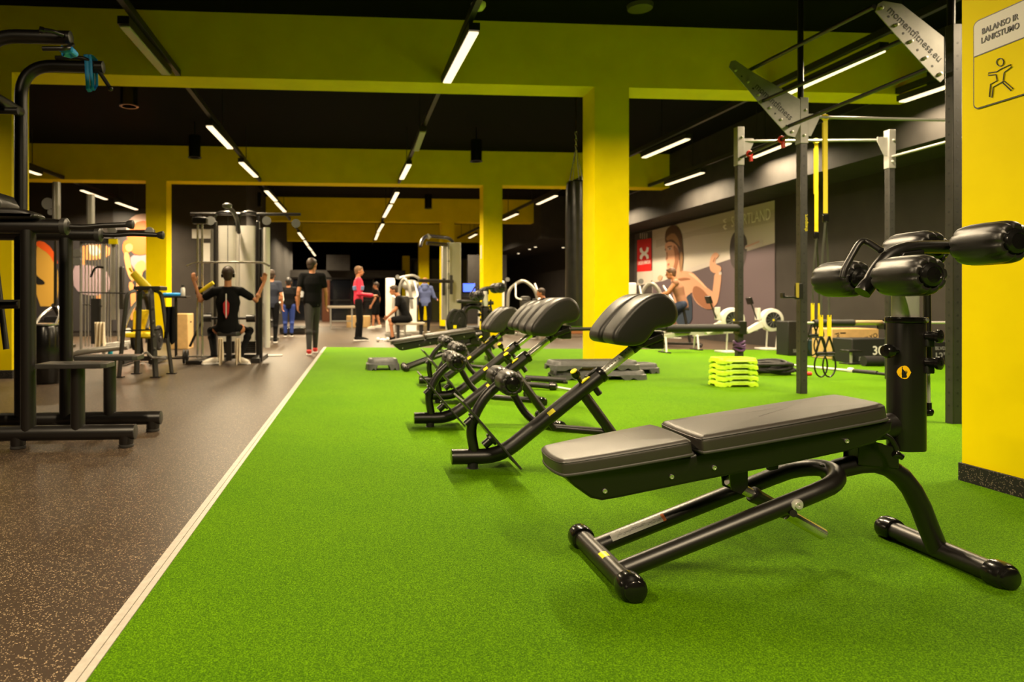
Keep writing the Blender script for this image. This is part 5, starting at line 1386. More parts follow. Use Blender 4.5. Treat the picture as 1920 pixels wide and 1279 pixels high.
pl('pale_glow', [(236, 420), (250, 404), (270, 400), (289, 404), (289, 470), (262, 478), (240, 460)], PW_, 0.003)
pl('orange_shirt', [(240, 430), (262, 412), (289, 418), (289, 440), (284, 470), (266, 480), (246, 474), (238, 452)], PO, 0.006)
pl('sleeve', [(230, 455), (240, 448), (246, 462), (240, 478), (230, 474)], PO, 0.008)
pl('fist', [(234, 460), (244, 456), (250, 462), (246, 472), (237, 471)], PS, 0.011)
pl('forearm', [(231, 474), (241, 472), (246, 500), (254, 520), (248, 530), (238, 512)], PS, 0.009)
pl('shorts', [(244, 478), (268, 480), (282, 474), (284, 500), (262, 512), (246, 500)], PP, 0.008)
pl('thigh', [(250, 500), (262, 488), (272, 490), (274, 504), (266, 512), (264, 545), (254, 545), (258, 515)], PS, 0.011)
pl('shin', [(240, 530), (250, 528), (256, 560), (250, 600), (244, 600), (246, 560)], PS, 0.010)
pl('shoe', [(228, 622), (240, 614), (247, 618), (244, 628), (232, 630)], WPRINT, 0.010)
t, pl = poster('wall_poster', 'wall poster with a tanned athlete in patterned shorts behind the cable cage', 128, 209, 440, 636, PD)
pl('torso', [(150, 462), (175, 458), (208, 462), (208, 478), (190, 486), (160, 488), (150, 480)], PS, 0.004)
pl('arm', [(150, 470), (160, 470), (158, 500), (190, 520), (186, 530), (152, 512)], PS, 0.007)
pl('shirt', [(162, 460), (184, 460), (190, 476), (172, 482)], PR('print_white', (0.6, 0.55, 0.5)), 0.007)
pl('shorts', [(134, 500), (160, 495), (200, 505), (208, 530), (204, 548), (176, 556), (140, 548)], PP, 0.010)
pl('leg', [(180, 548), (196, 548), (200, 575), (192, 610), (184, 610), (182, 580)], PS, 0.007)
t, pl = poster('wall_poster', 'wall poster showing a big golden shape beside the tower uprights', 52, 126, 440, 600, PD)
pl('golden_shape', [(66, 462), (80, 455), (96, 470), (108, 500), (110, 540), (106, 575), (66, 574)], PG, 0.004)
pl('orange_rim', [(62, 456), (78, 450), (98, 466), (110, 492), (104, 498), (92, 476), (76, 466)], PO, 0.007)
pl('dark_shoe', [(66, 512), (72, 520), (84, 528), (84, 534), (66, 534)], INK, 0.007)
for (a, b, c, d, lab) in ((360, 395, 430, 447, 'pale paper sheet high on the dark rear wall'), (381, 394, 456, 492, 'tall pale paper sheet on the dark rear wall beside the cable column')):
    p, p2 = at(a, d, YW), at(b, c, YW)
    ob = MB(((p + p2) / 2)).box2((p.x, YW - 0.006, p.z), (p2.x, YW, p2.z)).build('paper_sheet', mat('paper', (0.5, 0.48, 0.45), 0.6)); ob.location = (p + p2) / 2; tag(ob, lab, 'sheet of paper')

# ---------------------------------------------------------------- plate tree, stations and fittings further back
o = Vector((at(888, 600, 10.9).x, 10.9, 0)); q = lambda px, py, dy=0.0: at(px, py, 10.9 + dy) - o
pt = thing('plate_loaded_machine', 'black arched machine loaded with weight plates beside the second yellow column', 'weight machine', o)
MB().tube(fillet([q(862, 690), q(866, 606), q(872, 574), q(902, 574), q(912, 600), q(920, 690)], 0.22, 6), 0.042, 14).build('arch_frame', BLACK, pt)
MB().box2((q(858, 0).x, -0.35, 0.012), (q(866, 0).x, 0.35, 0.08)).box2((q(916, 0).x, -0.35, 0.012), (q(924, 0).x, 0.35, 0.08)).build('base_frame', BLACK, pt, bevel=0.006)
MB().slab(rrect(0.36, 0.26, 0.08, 5, q(878, 0).x, 0), XY(q(0, 569).z), 0.0, 0.06, r=0.02).build('top_cushion', LEATHR, pt, ang=60)
plate(pt, q(852, 604, -0.35), (0.75, -0.65, 0), 0.205, 0.05)
plate(pt, q(862, 604, -0.25), (0.75, -0.65, 0), 0.20, 0.04)
MB().cyl(q(843, 605, -0.45), q(870, 602, 0.0), 0.022, 10).build('plate_horn', BLACKG, pt)
for k, px in enumerate((909, 915, 921)): plate(pt, q(px, 600, 0.02 * k), (1, -0.2, 0), 0.215 - 0.01 * k, 0.036)
MB().cyl(q(900, 600), q(930, 600), 0.022, 10).build('plate_horn', BLACKG, pt)
plate(pt, q(872, 648, -0.2), (0.8, -0.6, 0), 0.26, 0.05); plate(pt, q(880, 646, -0.15), (0.8, -0.6, 0), 0.26, 0.05)
MB().tube([q(858, 625, -0.1), q(890, 690, -0.3)], 0.03, 10).tube([q(880, 634), q(905, 628, -0.3)], 0.02, 8).tube([q(866, 620), q(912, 622)], 0.03, 10).build('cross_tubes', BLACK, pt)
MB().tube([q(898, 570), q(925, 568)], 0.03, 8).build('roller_arm', BLACK, pt)
MB().box(q(853, 613, -0.52), (0.05, 0.004, 0.05)).build('yellow_badge', YELP, pt)

def seated_station(label, pxm, Y, halfw, top, base_y=None, col=SHROUD):
    """selectorised machine: pale shroud, arch frame, seat, arms"""
    o = Vector((at(pxm, 600, Y).x, Y, 0)); h = at(pxm, top, Y).z
    t = thing('weight_machine', label, 'weight machine', o)
    MB().slab(rrect(0.26, 0.14, 0.05, 5, -halfw, 0.1), XY(0), 0.10, h * 0.95, r=0.03).build('weight_shroud', col, t)
    MB().tube(fillet([(-halfw + 0.2, 0.1, 0.05), (-halfw + 0.25, 0.1, h * 0.8), (0.1, 0.0, h * 0.98), (halfw * 0.8, -0.1, h * 0.8), (halfw, -0.1, h * 0.45)], 0.2, 6), 0.045, 12).build('arch_frame', SILVER, t)
    MB().box2((-halfw - 0.15, 0.05, 0), (halfw, 0.15, 0.08)).box2((-0.05, -0.6, 0), (0.05, 0.1, 0.08)).build('base_frame', SILVER, t, bevel=0.008)
    MB().slab(rrect(0.40, 0.36, 0.08, 5, halfw * 0.3, -0.25), XY(0.45), 0.0, 0.08, r=0.025).build('seat', LEATHR, t)
    MB().slab(rrect(0.30, 0.55, 0.08, 5, halfw * 0.3, 0.85), XZ(0.0), -0.05, 0.04, r=0.02).build('back_cushion', LEATHR, t)
    MB().cyl((halfw * 0.3, -0.2, 0.06), (halfw * 0.3, -0.2, 0.46), 0.035, 10).build('seat_post', SILVER, t)
    for s_ in (-1, 1):
        MB().tube(fillet([(halfw * 0.3 + s_ * 0.28, 0.0, h * 0.9), (halfw * 0.3 + s_ * 0.36, -0.35, h * 0.65), (halfw * 0.3 + s_ * 0.22, -0.5, h * 0.62)], 0.1), 0.022, 8).build('press_arm', WHITE, t)
        MB().cyl((halfw * 0.3 + s_ * 0.22, -0.5, h * 0.62), (halfw * 0.3 + s_ * 0.08, -0.5, h * 0.62), 0.024, 8).build('hand_grip', RUBBER, t)
    pulley(t, (-halfw + 0.2, -0.02, h * 0.97), r=0.06)
    return t
seated_station('silver weight machine with round arms right of the second yellow column', 974, 19.5, 0.55, 521)
seated_station('silver weight machine behind the bright column, left of the lifting mural', 1213, 15.4, 0.35, 524)
seated_station('pale weight machine behind the seated man in black', 752, 19.4, 0.30, 516)
seated_station('white exercise machine behind the cable station at the aisle', 500, 17.6, 0.30, 527)

# tall cable tower in the middle
o = Vector((at(850, 600, 18.2).x, 18.2, 0)); q = lambda px, py, dy=0.0: at(px, py, 18.2 + dy) - o
ct = thing('cable_tower', 'tall grey-green cable tower with overhead black arm in the middle distance', 'cable machine', o)
MB().box2(q(839, 620, -0.2) * 1, q(864, 455, -0.15) + V(0, 0.35, 0)).build('shroud', mat('grey_green_panel', (0.30, 0.31, 0.24), 0.45), ct, bevel=0.02)
MB().box2(q(829, 600, -0.1), q(838, 462, 0.1)).build('side_shroud', SILVER, ct, bevel=0.02)
for k, (a, b) in enumerate(((468, 488), (492, 512))): MB().box2(q(838.5, b, -0.205), q(843, a, -0.2)).build('instruction_plate', WHITE, ct)
MB().tube(fillet([q(850, 455), q(842, 446), q(800, 442, -0.5), q(791, 450, -0.8), q(788, 462, -0.9)], 0.15), 0.045, 10).build('overhead_arm', BLACK, ct)
MB().tube([q(800, 440, -0.5), q(806, 447, -0.5)], 0.05, 8).build('arm_bracket', ALU, ct)
MB().tube([q(800, 456, -0.4), q(838, 459, -0.2)], 0.05, 8).build('pull_up_bar', BLACK, ct)
MB().tube([q(785, 526, -0.5), q(850, 528, -0.4)], 0.045, 8).build('press_beam', BLACK, ct)
for px, a, b in ((832, 522, 554), (846, 516, 552)): MB().box2(q(px - 2.5, b, -0.45), q(px + 2.5, a, -0.40)).build('grip_pad', RUBBER, ct, bevel=0.01)
MB().cyl(q(841, 600, -0.4), q(841, 455, -0.4), 0.01, 6).build('cable', INK, ct)
MB().box2((q(828, 0).x, -0.9, 0), (q(866, 0).x, 0.25, 0.08)).build('base_frame', SILVER, ct, bevel=0.01)

# rounded silver machine top behind the hoodie
o = Vector((at(770, 600, 21.2).x, 21.2, 0)); q = lambda px, py, dy=0.0: at(px, py, 21.2 + dy) - o
t = thing('weight_machine', 'silver machine with a domed top between the seated man and the hooded person', 'weight machine', o)
MB().ball(q(770, 535), 0.22, 18, 10, (1.2, 0.8, 0.8)).build('cam_cover', SILVER, t)
MB().tube(fillet([q(743, 518), q(748, 523), q(756, 519), q(775, 516), q(786, 522)], 0.1), 0.04, 10).build('top_hook', SILVER, t)
MB().box2(q(762, 625), q(780, 540, 0.3)).build('weight_shroud', SHROUD, t, bevel=0.03)
MB().box2((q(750, 0).x, -0.5, 0), (q(785, 0).x, 0.3, 0.08)).build('base_frame', SILVER, t, bevel=0.01)

# treadmill with blue screen
def treadmill(label, px, Y, screen=None):
    o = Vector((at(px, 600, Y).x, Y, 0)); t = thing('treadmill', label, 'treadmill', o)
    MB().slab(rrect(0.75, 1.7, 0.08, 4), XY(0), 0.03, 0.20, r=0.02).build('deck', BLACKG, t)
    MB().box((0, -0.05, 0.205), (0.5, 1.5, 0.01)).build('belt', RUBBER, t)
    for s_ in (-1, 1):
        MB().tube(fillet([(s_ * 0.36, 0.7, 0.15), (s_ * 0.36, 0.55, 1.1), (s_ * 0.36, 0.1, 1.05)], 0.12), 0.03, 10).build('upright', WHITE, t)
    MB().box((0, 0.5, 1.18), (0.78, 0.14, 0.26), (-0.4, 0, 0)).build('console', BLACKG, t, bevel=0.03)
    if screen:
        MB().box((0, 0.45, 1.42), (0.42, 0.04, 0.30), (-0.15, 0, 0)).build('monitor', BLACKG, t, bevel=0.01)
        MB().box((0, 0.425, 1.42), (0.38, 0.01, 0.26), (-0.15, 0, 0)).build('lit_screen', mat('blue_screen', (0.02, 0.05, 0.4), 0.3, emit=(0.05, 0.12, 1.0), estr=2.5), t)
        MB().cyl((0, 0.47, 1.15), (0, 0.47, 1.32), 0.02, 8).build('monitor_stem', BLACK, t)
    return t
treadmill('treadmill with a glowing blue screen left of the second yellow column', 884, 21.5, True)
treadmill('white treadmill behind the leggings wearer at the aisle', 552, 21.5)

# benches and boxes far down the aisle
def flat_bench(label, px, py, Y, w):
    a = gr(px, py); t = thing('flat_bench', label, 'bench', (at(px, py, Y).x, Y, 0))
    z = at(px, 575, Y).z
    MB().slab(rrect(w, 0.4, 0.05, 4), XY(z), -0.06, 0.03, r=0.02).build('bench_top', mat('beige_top', (0.42, 0.36, 0.28), 0.5), t)
    for s_ in (-1, 1): MB().box((s_ * w * 0.38, 0, z / 2 - 0.03), (0.05, 0.35, z - 0.06)).build('leg', SILVER, t)
    MB().box((0, 0, z * 0.35), (w * 0.76, 0.04, 0.04)).build('stretcher', SILVER, t)
    return t
flat_bench('pale flat bench at the far end of the aisle, left of the red jacket', 640, 610, 25.0, 1.0)
t = thing('plyo_box', 'low wooden box far behind the legs of the red jacketed person', 'jump box', (at(672, 600, 26.5).x, 26.5, 0))
MB().box((0, 0, 0.22), (0.9, 0.5, 0.44)).build('box_body', WOOD, t, bevel=0.012); MB().box((0, -0.252, 0.33), (0.12, 0.003, 0.03)).build('grip_hole', INK, t)
t = thing('lifting_platform', 'low brown wooden platform beyond the turf, left of the bright column', 'platform', (at(1075, 620, 21.0).x, 21.0, 0))
MB().box((0, 0, 0.05), (1.9, 1.2, 0.10)).build('deck', mat('brown_board', (0.22, 0.09, 0.03), 0.5, noise=0.2, nscale=5), t, bevel=0.01)
MB().box((0, -0.602, 0.05), (1.86, 0.004, 0.07)).build('front_edge', mat('brown_edge', (0.26, 0.10, 0.03), 0.5), t)
t = thing('low_bench', 'low silver bench frame beyond the turf beside the bright column', 'bench', (at(1086, 610, 18.6).x, 18.6, 0))
MB().slab(rrect(1.1, 0.3, 0.05, 4), XY(0), 0.42, 0.50, r=0.02).build('bench_top', LEATHR, t)
for s_ in (-1, 1): MB().box((s_ * 0.4, 0, 0.21), (0.05, 0.32, 0.42)).build('leg', SILVER, t)
MB().cyl((-0.45, 0.0, 0.60), (0.45, 0.0, 0.60), 0.06, 12).build('roller', SILVER, t)

# dumbbell, sandals on the floor
for (px, py, lab) in ((718, 641, 'small white dumbbell on the floor by the seated man in black'),):
    g = gr(px, py); t = thing('dumbbell', lab, 'dumbbell', (g.x, g.y, 0.055))
    MB().cyl((-0.10, 0, 0), (0.10, 0, 0), 0.014, 10).build('grip', CHROME, t)
    for s_ in (-1, 1): MB().lathe([(0.03, -0.035), (0.052, -0.025), (0.052, 0.025), (0.03, 0.035)], (s_ * 0.12, 0, 0), (1, 0, 0), 14).build('head', WHITE, t)
g = gr(513, 668)
ob = MB().slab([(-0.16, -0.05), (0.0, -0.07), (0.16, -0.03), (0.15, 0.04), (-0.02, 0.06), (-0.15, 0.05)], XY(0), 0.0, 0.025, r=0.01).build('folded_cloth', WHITE); ob.location = (g.x, g.y, 0.0); tag(ob, 'flat white folded cloth on the floor right of the cable station', 'cloth')

# ---------------------------------------------------------------- the far end of the hall
structure(MB().box2((-2.95, 27.5, 0.001), (9.0, 46, 0.006)), 'trim_10', CONC)
def blk(name, px0, px1, py0, py1, Y, dep, m): 
    a, b = at(px0, py1, Y), at(px1, py0, Y)
    return structure(MB().box2((a.x, Y, max(a.z, 0)), (b.x, Y + dep, min(b.z, CEIL))), name, m)
blk('trim_11', 612, 656, 478, 507, 33.0, 2.0, GWALL)
blk('trim_12', 535, 760, 507, 520, 34.5, 1.2, GWALL)
blk('trim_13', 755, 768, 480, 560, 35.5, 0.4, YPAINT)
blk('wall_mid_right', 877, 900, 478, 612, 30.0, 0.3, GWALL)
blk('wall_far_right', 943, 950, 478, 612, 25.0, 0.3, GWALL)
# dark glazed front at the far end: frames and panes
GLASS = mat('night_glass', (0.01, 0.012, 0.018), 0.08, spec=0.6)
REFL_PANE = mat('reflection_tinted_pane', (0.10, 0.10, 0.015), 0.3)  # green-yellow reflection of the columns, painted into the glass colour
k = 1
for (a, b, c, d, m) in ((545, 604, 522, 604, GLASS), (606, 660, 522, 604, GLASS), (662, 700, 522, 604, GLASS), (769, 785, 486, 606, GLASS), (808, 826, 486, 606, REFL_PANE), (866, 877, 486, 606, REFL_PANE)):
    p, p2 = at(a, d, 36.5), at(b, c, 36.5)
    ob = MB(((p + p2) / 2)).box2((p.x, 36.5, max(0, p.z)), (p2.x, 36.53, p2.z)).build('window_%d' % k, m); ob.location = (p + p2) / 2; ob['kind'] = 'structure'
    f = MB(((p + p2) / 2))
    for x in (p.x, p2.x): f.box2((x - 0.05, 36.44, max(0, p.z)), (x + 0.05, 36.49, p2.z))
    for z in (p2.z, (p.z + p2.z) / 2): f.box2((p.x, 36.44, z - 0.04), (p2.x, 36.49, z + 0.04))
    f.build('window_frame', BLACK, ob); k += 1
t = thing('roller_blind', 'tall brown curtain panel at the far end of the aisle, right of the walker', 'curtain', at(610, 600, 33.5) * 1)
a, b = at(604, 604, 33.5), at(618, 525, 33.5); t.location = (a.x, 33.5, 0)
MB().prism([((b.x - a.x) * i / 12, 0.04 * (i % 2)) for i in range(13)] + [((b.x - a.x), 0.1), (0, 0.1)], lambda u, v, w: Vector((u, v, w)), 0.02, b.z).build('curtain_panel', mat('brown_curtain', (0.16, 0.06, 0.03), 0.8), t)
MB().cyl((-0.1, 0.05, b.z), (b.x - a.x + 0.1, 0.05, b.z), 0.03, 8).build('rail', BLACK, t)

# ---------------------------------------------------------------- people
def limb(mb, pts, rs, n=12):
    pts = [Vector(p) for p in pts]
    mb.tube(pts, rs, n)
    for p, r in zip(pts, rs): mb.ball(p, r * 0.99, n, 8)
def hand(mb, wrist, d, side, curl=0.35):
    """palm, four unequal curled fingers and a thumb; d = direction from forearm, side = thumb side"""
    d = Vector(d).normalized(); s_ = Vector(side); s_ = (s_ - d * s_.dot(d)).normalized(); nrm = d.cross(s_)
    w = Vector(wrist); c = w + d * 0.045
    mb.tube([w, w + d * 0.03, w + d * 0.09], [0.024, 0.036, 0.040], 10, sy=0.42, up=s_)
    for k, ln_ in enumerate((0.070, 0.080, 0.074, 0.058)):
        b = w + d * 0.085 + s_ * (0.030 - 0.020 * k)
        m1 = b + (d + nrm * curl * 0.5).normalized() * ln_ * 0.5
        e = m1 + (d + nrm * curl * 1.6).normalized() * ln_ * 0.5
        mb.tube([b, m1, e], [0.0092, 0.0088, 0.0075], 8); mb.ball(e, 0.0078, 8, 6); mb.ball(b, 0.0095, 8, 6)
    b = w + d * 0.025 + s_ * 0.030
    m1 = b + (d * 0.7 + s_ * 0.7).normalized() * 0.035; e = m1 + (d + s_ * 0.2 + nrm * 0.3).normalized() * 0.032
    mb.tube([b, m1, e], [0.012, 0.0105, 0.0085], 8); mb.ball(e, 0.0087, 8, 6)
def remesh(o, vox, sm=3):
    m = o.modifiers.new('remesh', 'REMESH'); m.mode = 'VOXEL'; m.voxel_size = vox; m.use_smooth_shade = True
    s_ = o.modifiers.new('smooth', 'SMOOTH'); s_.factor = 0.5; s_.iterations = sm
    return o
def person(label, loc, rz, J, shirt, trousers, shoes, hair=HAIR, sleeve='short', shorts=False, hs=1.0, skin=SKIN, look=0.0, headband=None, stripes=None, hood=False, hairlen=0.0):
    """J in local metres, the figure facing +y; right side is +x"""
    t = thing('person', label, 'person', loc, rz)
    J = {k: Vector(v) for k, v in J.items()}
    up = (J['neck'] - J['pel']).normalized(); side = (J['shR'] - J['shL']).normalized(); fwd = up.cross(side).normalized() * 1.0
    pel, chest, neck, head = J['pel'], J['chest'], J['neck'], J['head']
    waist = pel.lerp(chest, 0.5)
    def torso(mb, g, low=0.0):
        mb.tube([pel - up * (0.06 + low), pel, waist, chest, chest.lerp(neck, 0.55), neck - up * 0.01], [0.088 * g, 0.105 * g, 0.095 * g, 0.118 * g, 0.098 * g, 0.06 * g], 20, sy=1.48, up=fwd)
        mb.ball(chest + up * 0.02, 0.115 * g, 16, 10, (1.0, 1.0, 1.0))
        for s_ in ('L', 'R'): mb.tube([neck - up * 0.06, J['sh' + s_]], [0.062 * g, 0.062 * g], 12); mb.ball(J['sh' + s_], 0.064 * g, 12, 8)
    b = MB()
    torso(b, 1.0)
    hf = Vector((math.sin(look), math.cos(look), 0)); hu = (head - neck).normalized() * 0.3 + Vector((0, 0, 0.7)); hu.normalize(); hr = hf.cross(hu).normalized(); hf = hu.cross(hr).normalized()
    hp = lambda x, y, z: head + hr * x + hf * y + hu * z
    b.tube([neck - up * 0.05, neck + up * 0.02, hp(0, -0.02, -0.05)], [0.064, 0.056, 0.055], 14)
    Mh = Matrix((hr, hf, hu)).transposed()
    def hball(mb, x, y, z, r, sc):
        n0 = len(mb.v); mb.ball((0, 0, 0), r, 18, 12, sc)
        for i in range(n0, len(mb.v)): mb.v[i] = Mh @ mb.v[i] + hp(x, y, z)
    hball(b, 0, -0.005, 0.02, 0.1, (0.78, 0.96, 1.0)); hball(b, 0, 0.025, -0.055, 0.062, (0.9, 1.05, 0.9)); hball(b, 0, 0.062, -0.088, 0.024, (1.1, 0.9, 0.8))
    b.tube([hp(0, 0.088, 0.012), hp(0, 0.112, -0.022), hp(0, 0.094, -0.034)], [0.009, 0.015, 0.010], 8)
    for s_ in (-1, 1): hball(b, s_ * 0.080, -0.012, -0.008, 0.026, (0.35, 0.7, 1.1)); hball(b, s_ * 0.034, 0.078, 0.034, 0.018, (1.3, 0.6, 0.5))
    hball(b, 0, 0.083, -0.055, 0.022, (1.2, 0.5, 0.35)); hball(b, 0, 0.080, -0.070, 0.020, (1.1, 0.5, 0.35))
    for s_ in ('L', 'R'):
        limb(b, [J['sh' + s_], J['el' + s_], J['wr' + s_]], [0.052, 0.040, 0.026])
        d = J['wr' + s_] - J['el' + s_]
        b.ball(J['el' + s_] + d * 0.25, 0.043, 12, 8)
        hand(b, J['wr' + s_], J.get('hd' + s_, d), J.get('th' + s_, fwd), 0.6)
        limb(b, [J['hip' + s_], J['kn' + s_], J['an' + s_]], [0.088, 0.056, 0.036])
        dk = J['an' + s_] - J['kn' + s_]
        b.ball(J['kn' + s_] + dk * 0.25 - fwd * 0.012, 0.058, 12, 8); b.ball(J['hip' + s_] + (J['kn' + s_] - J['hip' + s_]) * 0.35, 0.082, 12, 8)
        td = J.get('toe' + s_, Vector((0, 1, 0))).normalized()
        b.tube([J['an' + s_] + V(0, 0, -0.02), J['an' + s_] + V(0, 0, -0.06) + td * 0.06, J['an' + s_] + V(0, 0, -0.07) + td * 0.12], [0.036, 0.036, 0.030], 10)
    body = remesh(b.build('body', skin, t), 0.009, 4)
    # eyes, brows and mouth
    for s_ in (-1, 1):
        e = MB(); n0 = 0; e.ball((0, 0, 0), 0.010, 10, 8, (1.3, 0.6, 0.8))
        e.v = [Mh @ v + hp(s_ * 0.032, 0.087, 0.018) for v in e.v]; e.build('eye', WPRINT, body)
        e = MB().ball((0, 0, 0), 0.0055, 8, 6); e.v = [Mh @ v + hp(s_ * 0.032, 0.091, 0.018) for v in e.v]; e.build('iris', INK, body)
        MB().tube([hp(s_ * 0.018, 0.094, 0.038), hp(s_ * 0.034, 0.091, 0.043), hp(s_ * 0.050, 0.080, 0.036)], 0.0035, 6).build('eyebrow', hair, body)
    MB().tube([hp(-0.022, 0.086, -0.062), hp(0, 0.096, -0.061), hp(0.022, 0.086, -0.062)], [0.004, 0.006, 0.004], 6).build('mouth', mat('lip', (0.4, 0.12, 0.08), 0.5), body)
    # hair
    h = MB(); hball(h, 0, -0.022, 0.038, 0.105, (0.84, 0.97, 0.94)); hball(h, 0, -0.055, -0.015, 0.075, (0.95, 0.7, 1.1)); hball(h, 0, 0.045, 0.088, 0.048, (1.3, 0.9, 0.55))
    if hairlen: h.tube([hp(0, -0.08, 0.03), hp(0, -0.12, -0.05), hp(0, -0.10, -0.05 - hairlen)], [0.04, 0.04, 0.015], 10)
    remesh(h.build('hair', hair, t), 0.010, 2)
    # shirt
    s = MB(); torso(s, 1.10 if not hood else 1.18, 0.05)
    for s_ in ('L', 'R'):
        sh, el, wr = J['sh' + s_], J['el' + s_], J['wr' + s_]
        if sleeve == 'short': limb(s, [sh, sh.lerp(el, 0.62)], [0.068, 0.060])
        elif sleeve == 'long': limb(s, [sh, el, el.lerp(wr, 0.95)], [0.070, 0.056, 0.040])
        else: s.ball(sh - up * 0.01, 0.055, 12, 8)
    if hood:
        s.tube([neck + V(-0.11, -0.04, 0.0), neck + V(-0.06, -0.11, 0.03), neck + V(0.06, -0.11, 0.03), neck + V(0.11, -0.04, 0.0)], [0.04, 0.055, 0.055, 0.04], 10)
        s.ball(neck + V(0, -0.12, -0.06), 0.085, 12, 8, (1.2, 0.6, 1.2))
    so = remesh(s.build('shirt', shirt, t), 0.012, 2)
    # trousers
    p = MB(); p.tube([pel + up * 0.06, pel, pel - up * 0.05], [0.108, 0.116, 0.10], 18, sy=1.42, up=fwd)
    for s_ in ('L', 'R'):
        hi, kn, an = J['hip' + s_], J['kn' + s_], J['an' + s_]
        if shorts: limb(p, [hi, hi.lerp(kn, 0.8)], [0.103, 0.086])
        else: limb(p, [hi, kn, kn.lerp(an, 0.97)], [0.098, 0.066, 0.046])
        if not shorts: p.ball(kn + (an - kn) * 0.25 - fwd * 0.012, 0.066, 12, 8)
    remesh(p.build('shorts' if shorts else 'trousers', trousers, t), 0.012, 2)
    for s_ in ('L', 'R'):
        a = J['an' + s_]; td = J.get('toe' + s_, Vector((0, 1, 0))).normalized()
        k = MB().tube([a - td * 0.055 + V(0, 0, -0.045), a - td * 0.02 + V(0, 0, -0.03), a + td * 0.07 + V(0, 0, -0.045), a + td * 0.15 + V(0, 0, -0.062), a + td * 0.20 + V(0, 0, -0.068)], [0.034, 0.050, 0.044, 0.036, 0.020], 12)
        k.tube([a + V(0, 0, 0.0), a + V(0, 0, -0.04)], [0.042, 0.046], 12)
        ko = remesh(k.build('shoe', shoes, t), 0.009, 2)
        so_ = MB().slab([(x, y) for x, y in rrect(0.085, 0.285, 0.040, 6, 0, 0.07)], lambda u, v, w: a + td * v + Vector((-td.y, td.x, 0)) * u + Vector((0, 0, w)), -0.100, -0.072, r=0.006).build('sole', WPRINT, ko)
    if stripes:
        bb = MB(); bb.tube([waist.lerp(chest, 0.35), waist.lerp(chest, 1.0)], [0.130, 0.146], 20, sy=1.46, up=fwd)
        remesh(bb.build('pale_chest_band', stripes, t), 0.012, 1)
    return t
def stand(h=1.75, stride=0.0, arm=0.1, wide=0.10, lean=0.0):
    k = h / 1.75
    J = dict(pel=(0, 0, 0.96), chest=(0, lean * 0.5, 1.28), neck=(0, lean * 0.8, 1.48), head=(0, lean + 0.02, 1.62), shL=(-0.18, lean * 0.7, 1.42), shR=(0.18, lean * 0.7, 1.42),
             elL=(-0.24, -0.03 + arm, 1.14), elR=(0.24, -0.03 - arm, 1.14), wrL=(-0.25, 0.05 + arm * 2, 0.90), wrR=(0.25, 0.05 - arm * 2, 0.90),
             hipL=(-wide, 0, 0.92), hipR=(wide, 0, 0.92), knL=(-wide, stride * 0.6 + 0.03, 0.50), knR=(wide, -stride * 0.4 + 0.03, 0.50), anL=(-wide * 0.9, stride, 0.105), anR=(wide * 0.9, -stride * 0.9, 0.105 + max(0, stride * 0.25)))
    return {a: tuple(x * k for x in b) if a[:2] != 'an' else (b[0] * k, b[1] * k, b[2]) for a, b in J.items()}
g = gr(580, 665)
person('person walking away in black t-shirt, dark leggings and red shoes on the aisle', (g.x + 0.05, g.y + 0.05, 0), R(2), stand(1.76, -0.28, -0.06, 0.055), CLOTHB, mat('charcoal_leggings', (0.028, 0.026, 0.026), 0.8), mat('red_shoe', (0.55, 0.02, 0.015), 0.5), look=R(35))
J = stand(1.84, 0.05, 0.06); J['wrR'] = (0.12, 0.34, 1.12); J['elR'] = (0.24, 0.0, 1.15); J['wrL'] = (-0.10, 0.32, 1.10); J['elL'] = (-0.24, 0.0, 1.15); J['hdR'] = (-0.3, 1, 0); J['hdL'] = (0.3, 1, 0)
person('person in red and blue banded zip jacket and black tights standing side-on', (gr(672, 641).x, 16.9, 0), -R(88), J, mat('crimson_jacket', (0.60, 0.012, 0.055), 0.6), CLOTHB, CLOTHB, sleeve='long', stripes=mat('pale_blue_band', (0.16, 0.25, 0.50), 0.6), hair=mat('short_light_hair', (0.16, 0.08, 0.035), 0.7))
# seated at the lat pulldown, seen from behind
pc = at(427, 560, 10.85)
J = dict(pel=(0, 0, 0.58), chest=(0, 0.02, 0.95), neck=(0, 0.02, 1.20), head=(0.0, 0.04, 1.37), shL=(-0.20, 0.02, 1.12), shR=(0.20, 0.02, 1.12), elL=(-0.42, 0.08, 0.98), elR=(0.42, 0.08, 0.98), wrL=(-0.52, 0.10, 1.26), wrR=(0.54, 0.10, 1.26),
         hdL=(-0.15, 0, 1), hdR=(0.15, 0, 1), thL=(1, 0, 0), thR=(-1, 0, 0), hipL=(-0.10, 0.02, 0.55), hipR=(0.10, 0.02, 0.55), knL=(-0.30, 0.30, 0.50), knR=(0.30, 0.30, 0.50), anL=(-0.19, -0.05, 0.105), anR=(0.19, -0.05, 0.105), toeL=(-0.75, -0.6, 0), toeR=(0.75, -0.6, 0))
sp_ = person('person from behind seated at the cable station, arms raised, red print on black t-shirt', (pc.x, 10.85, 0), 0.03, J, CLOTHB, CLOTHB, NIKEW)
bp = MB().prism([(-0.045, 0.93), (0.0, 1.0), (0.045, 0.93), (0.04, 0.80), (0.0, 0.70), (-0.04, 0.80)], XZ(-0.152), -0.012, 0.01).build('red_back_print', mat('red_print', (0.45, 0.01, 0.015), 0.6), sp_)
MB().prism([(-0.008, 1.08), (0.010, 1.08), (0.008, 0.72), (-0.006, 0.72)], XZ(-0.166), -0.004, 0.0).build('pale_stripe', WPRINT, sp_)
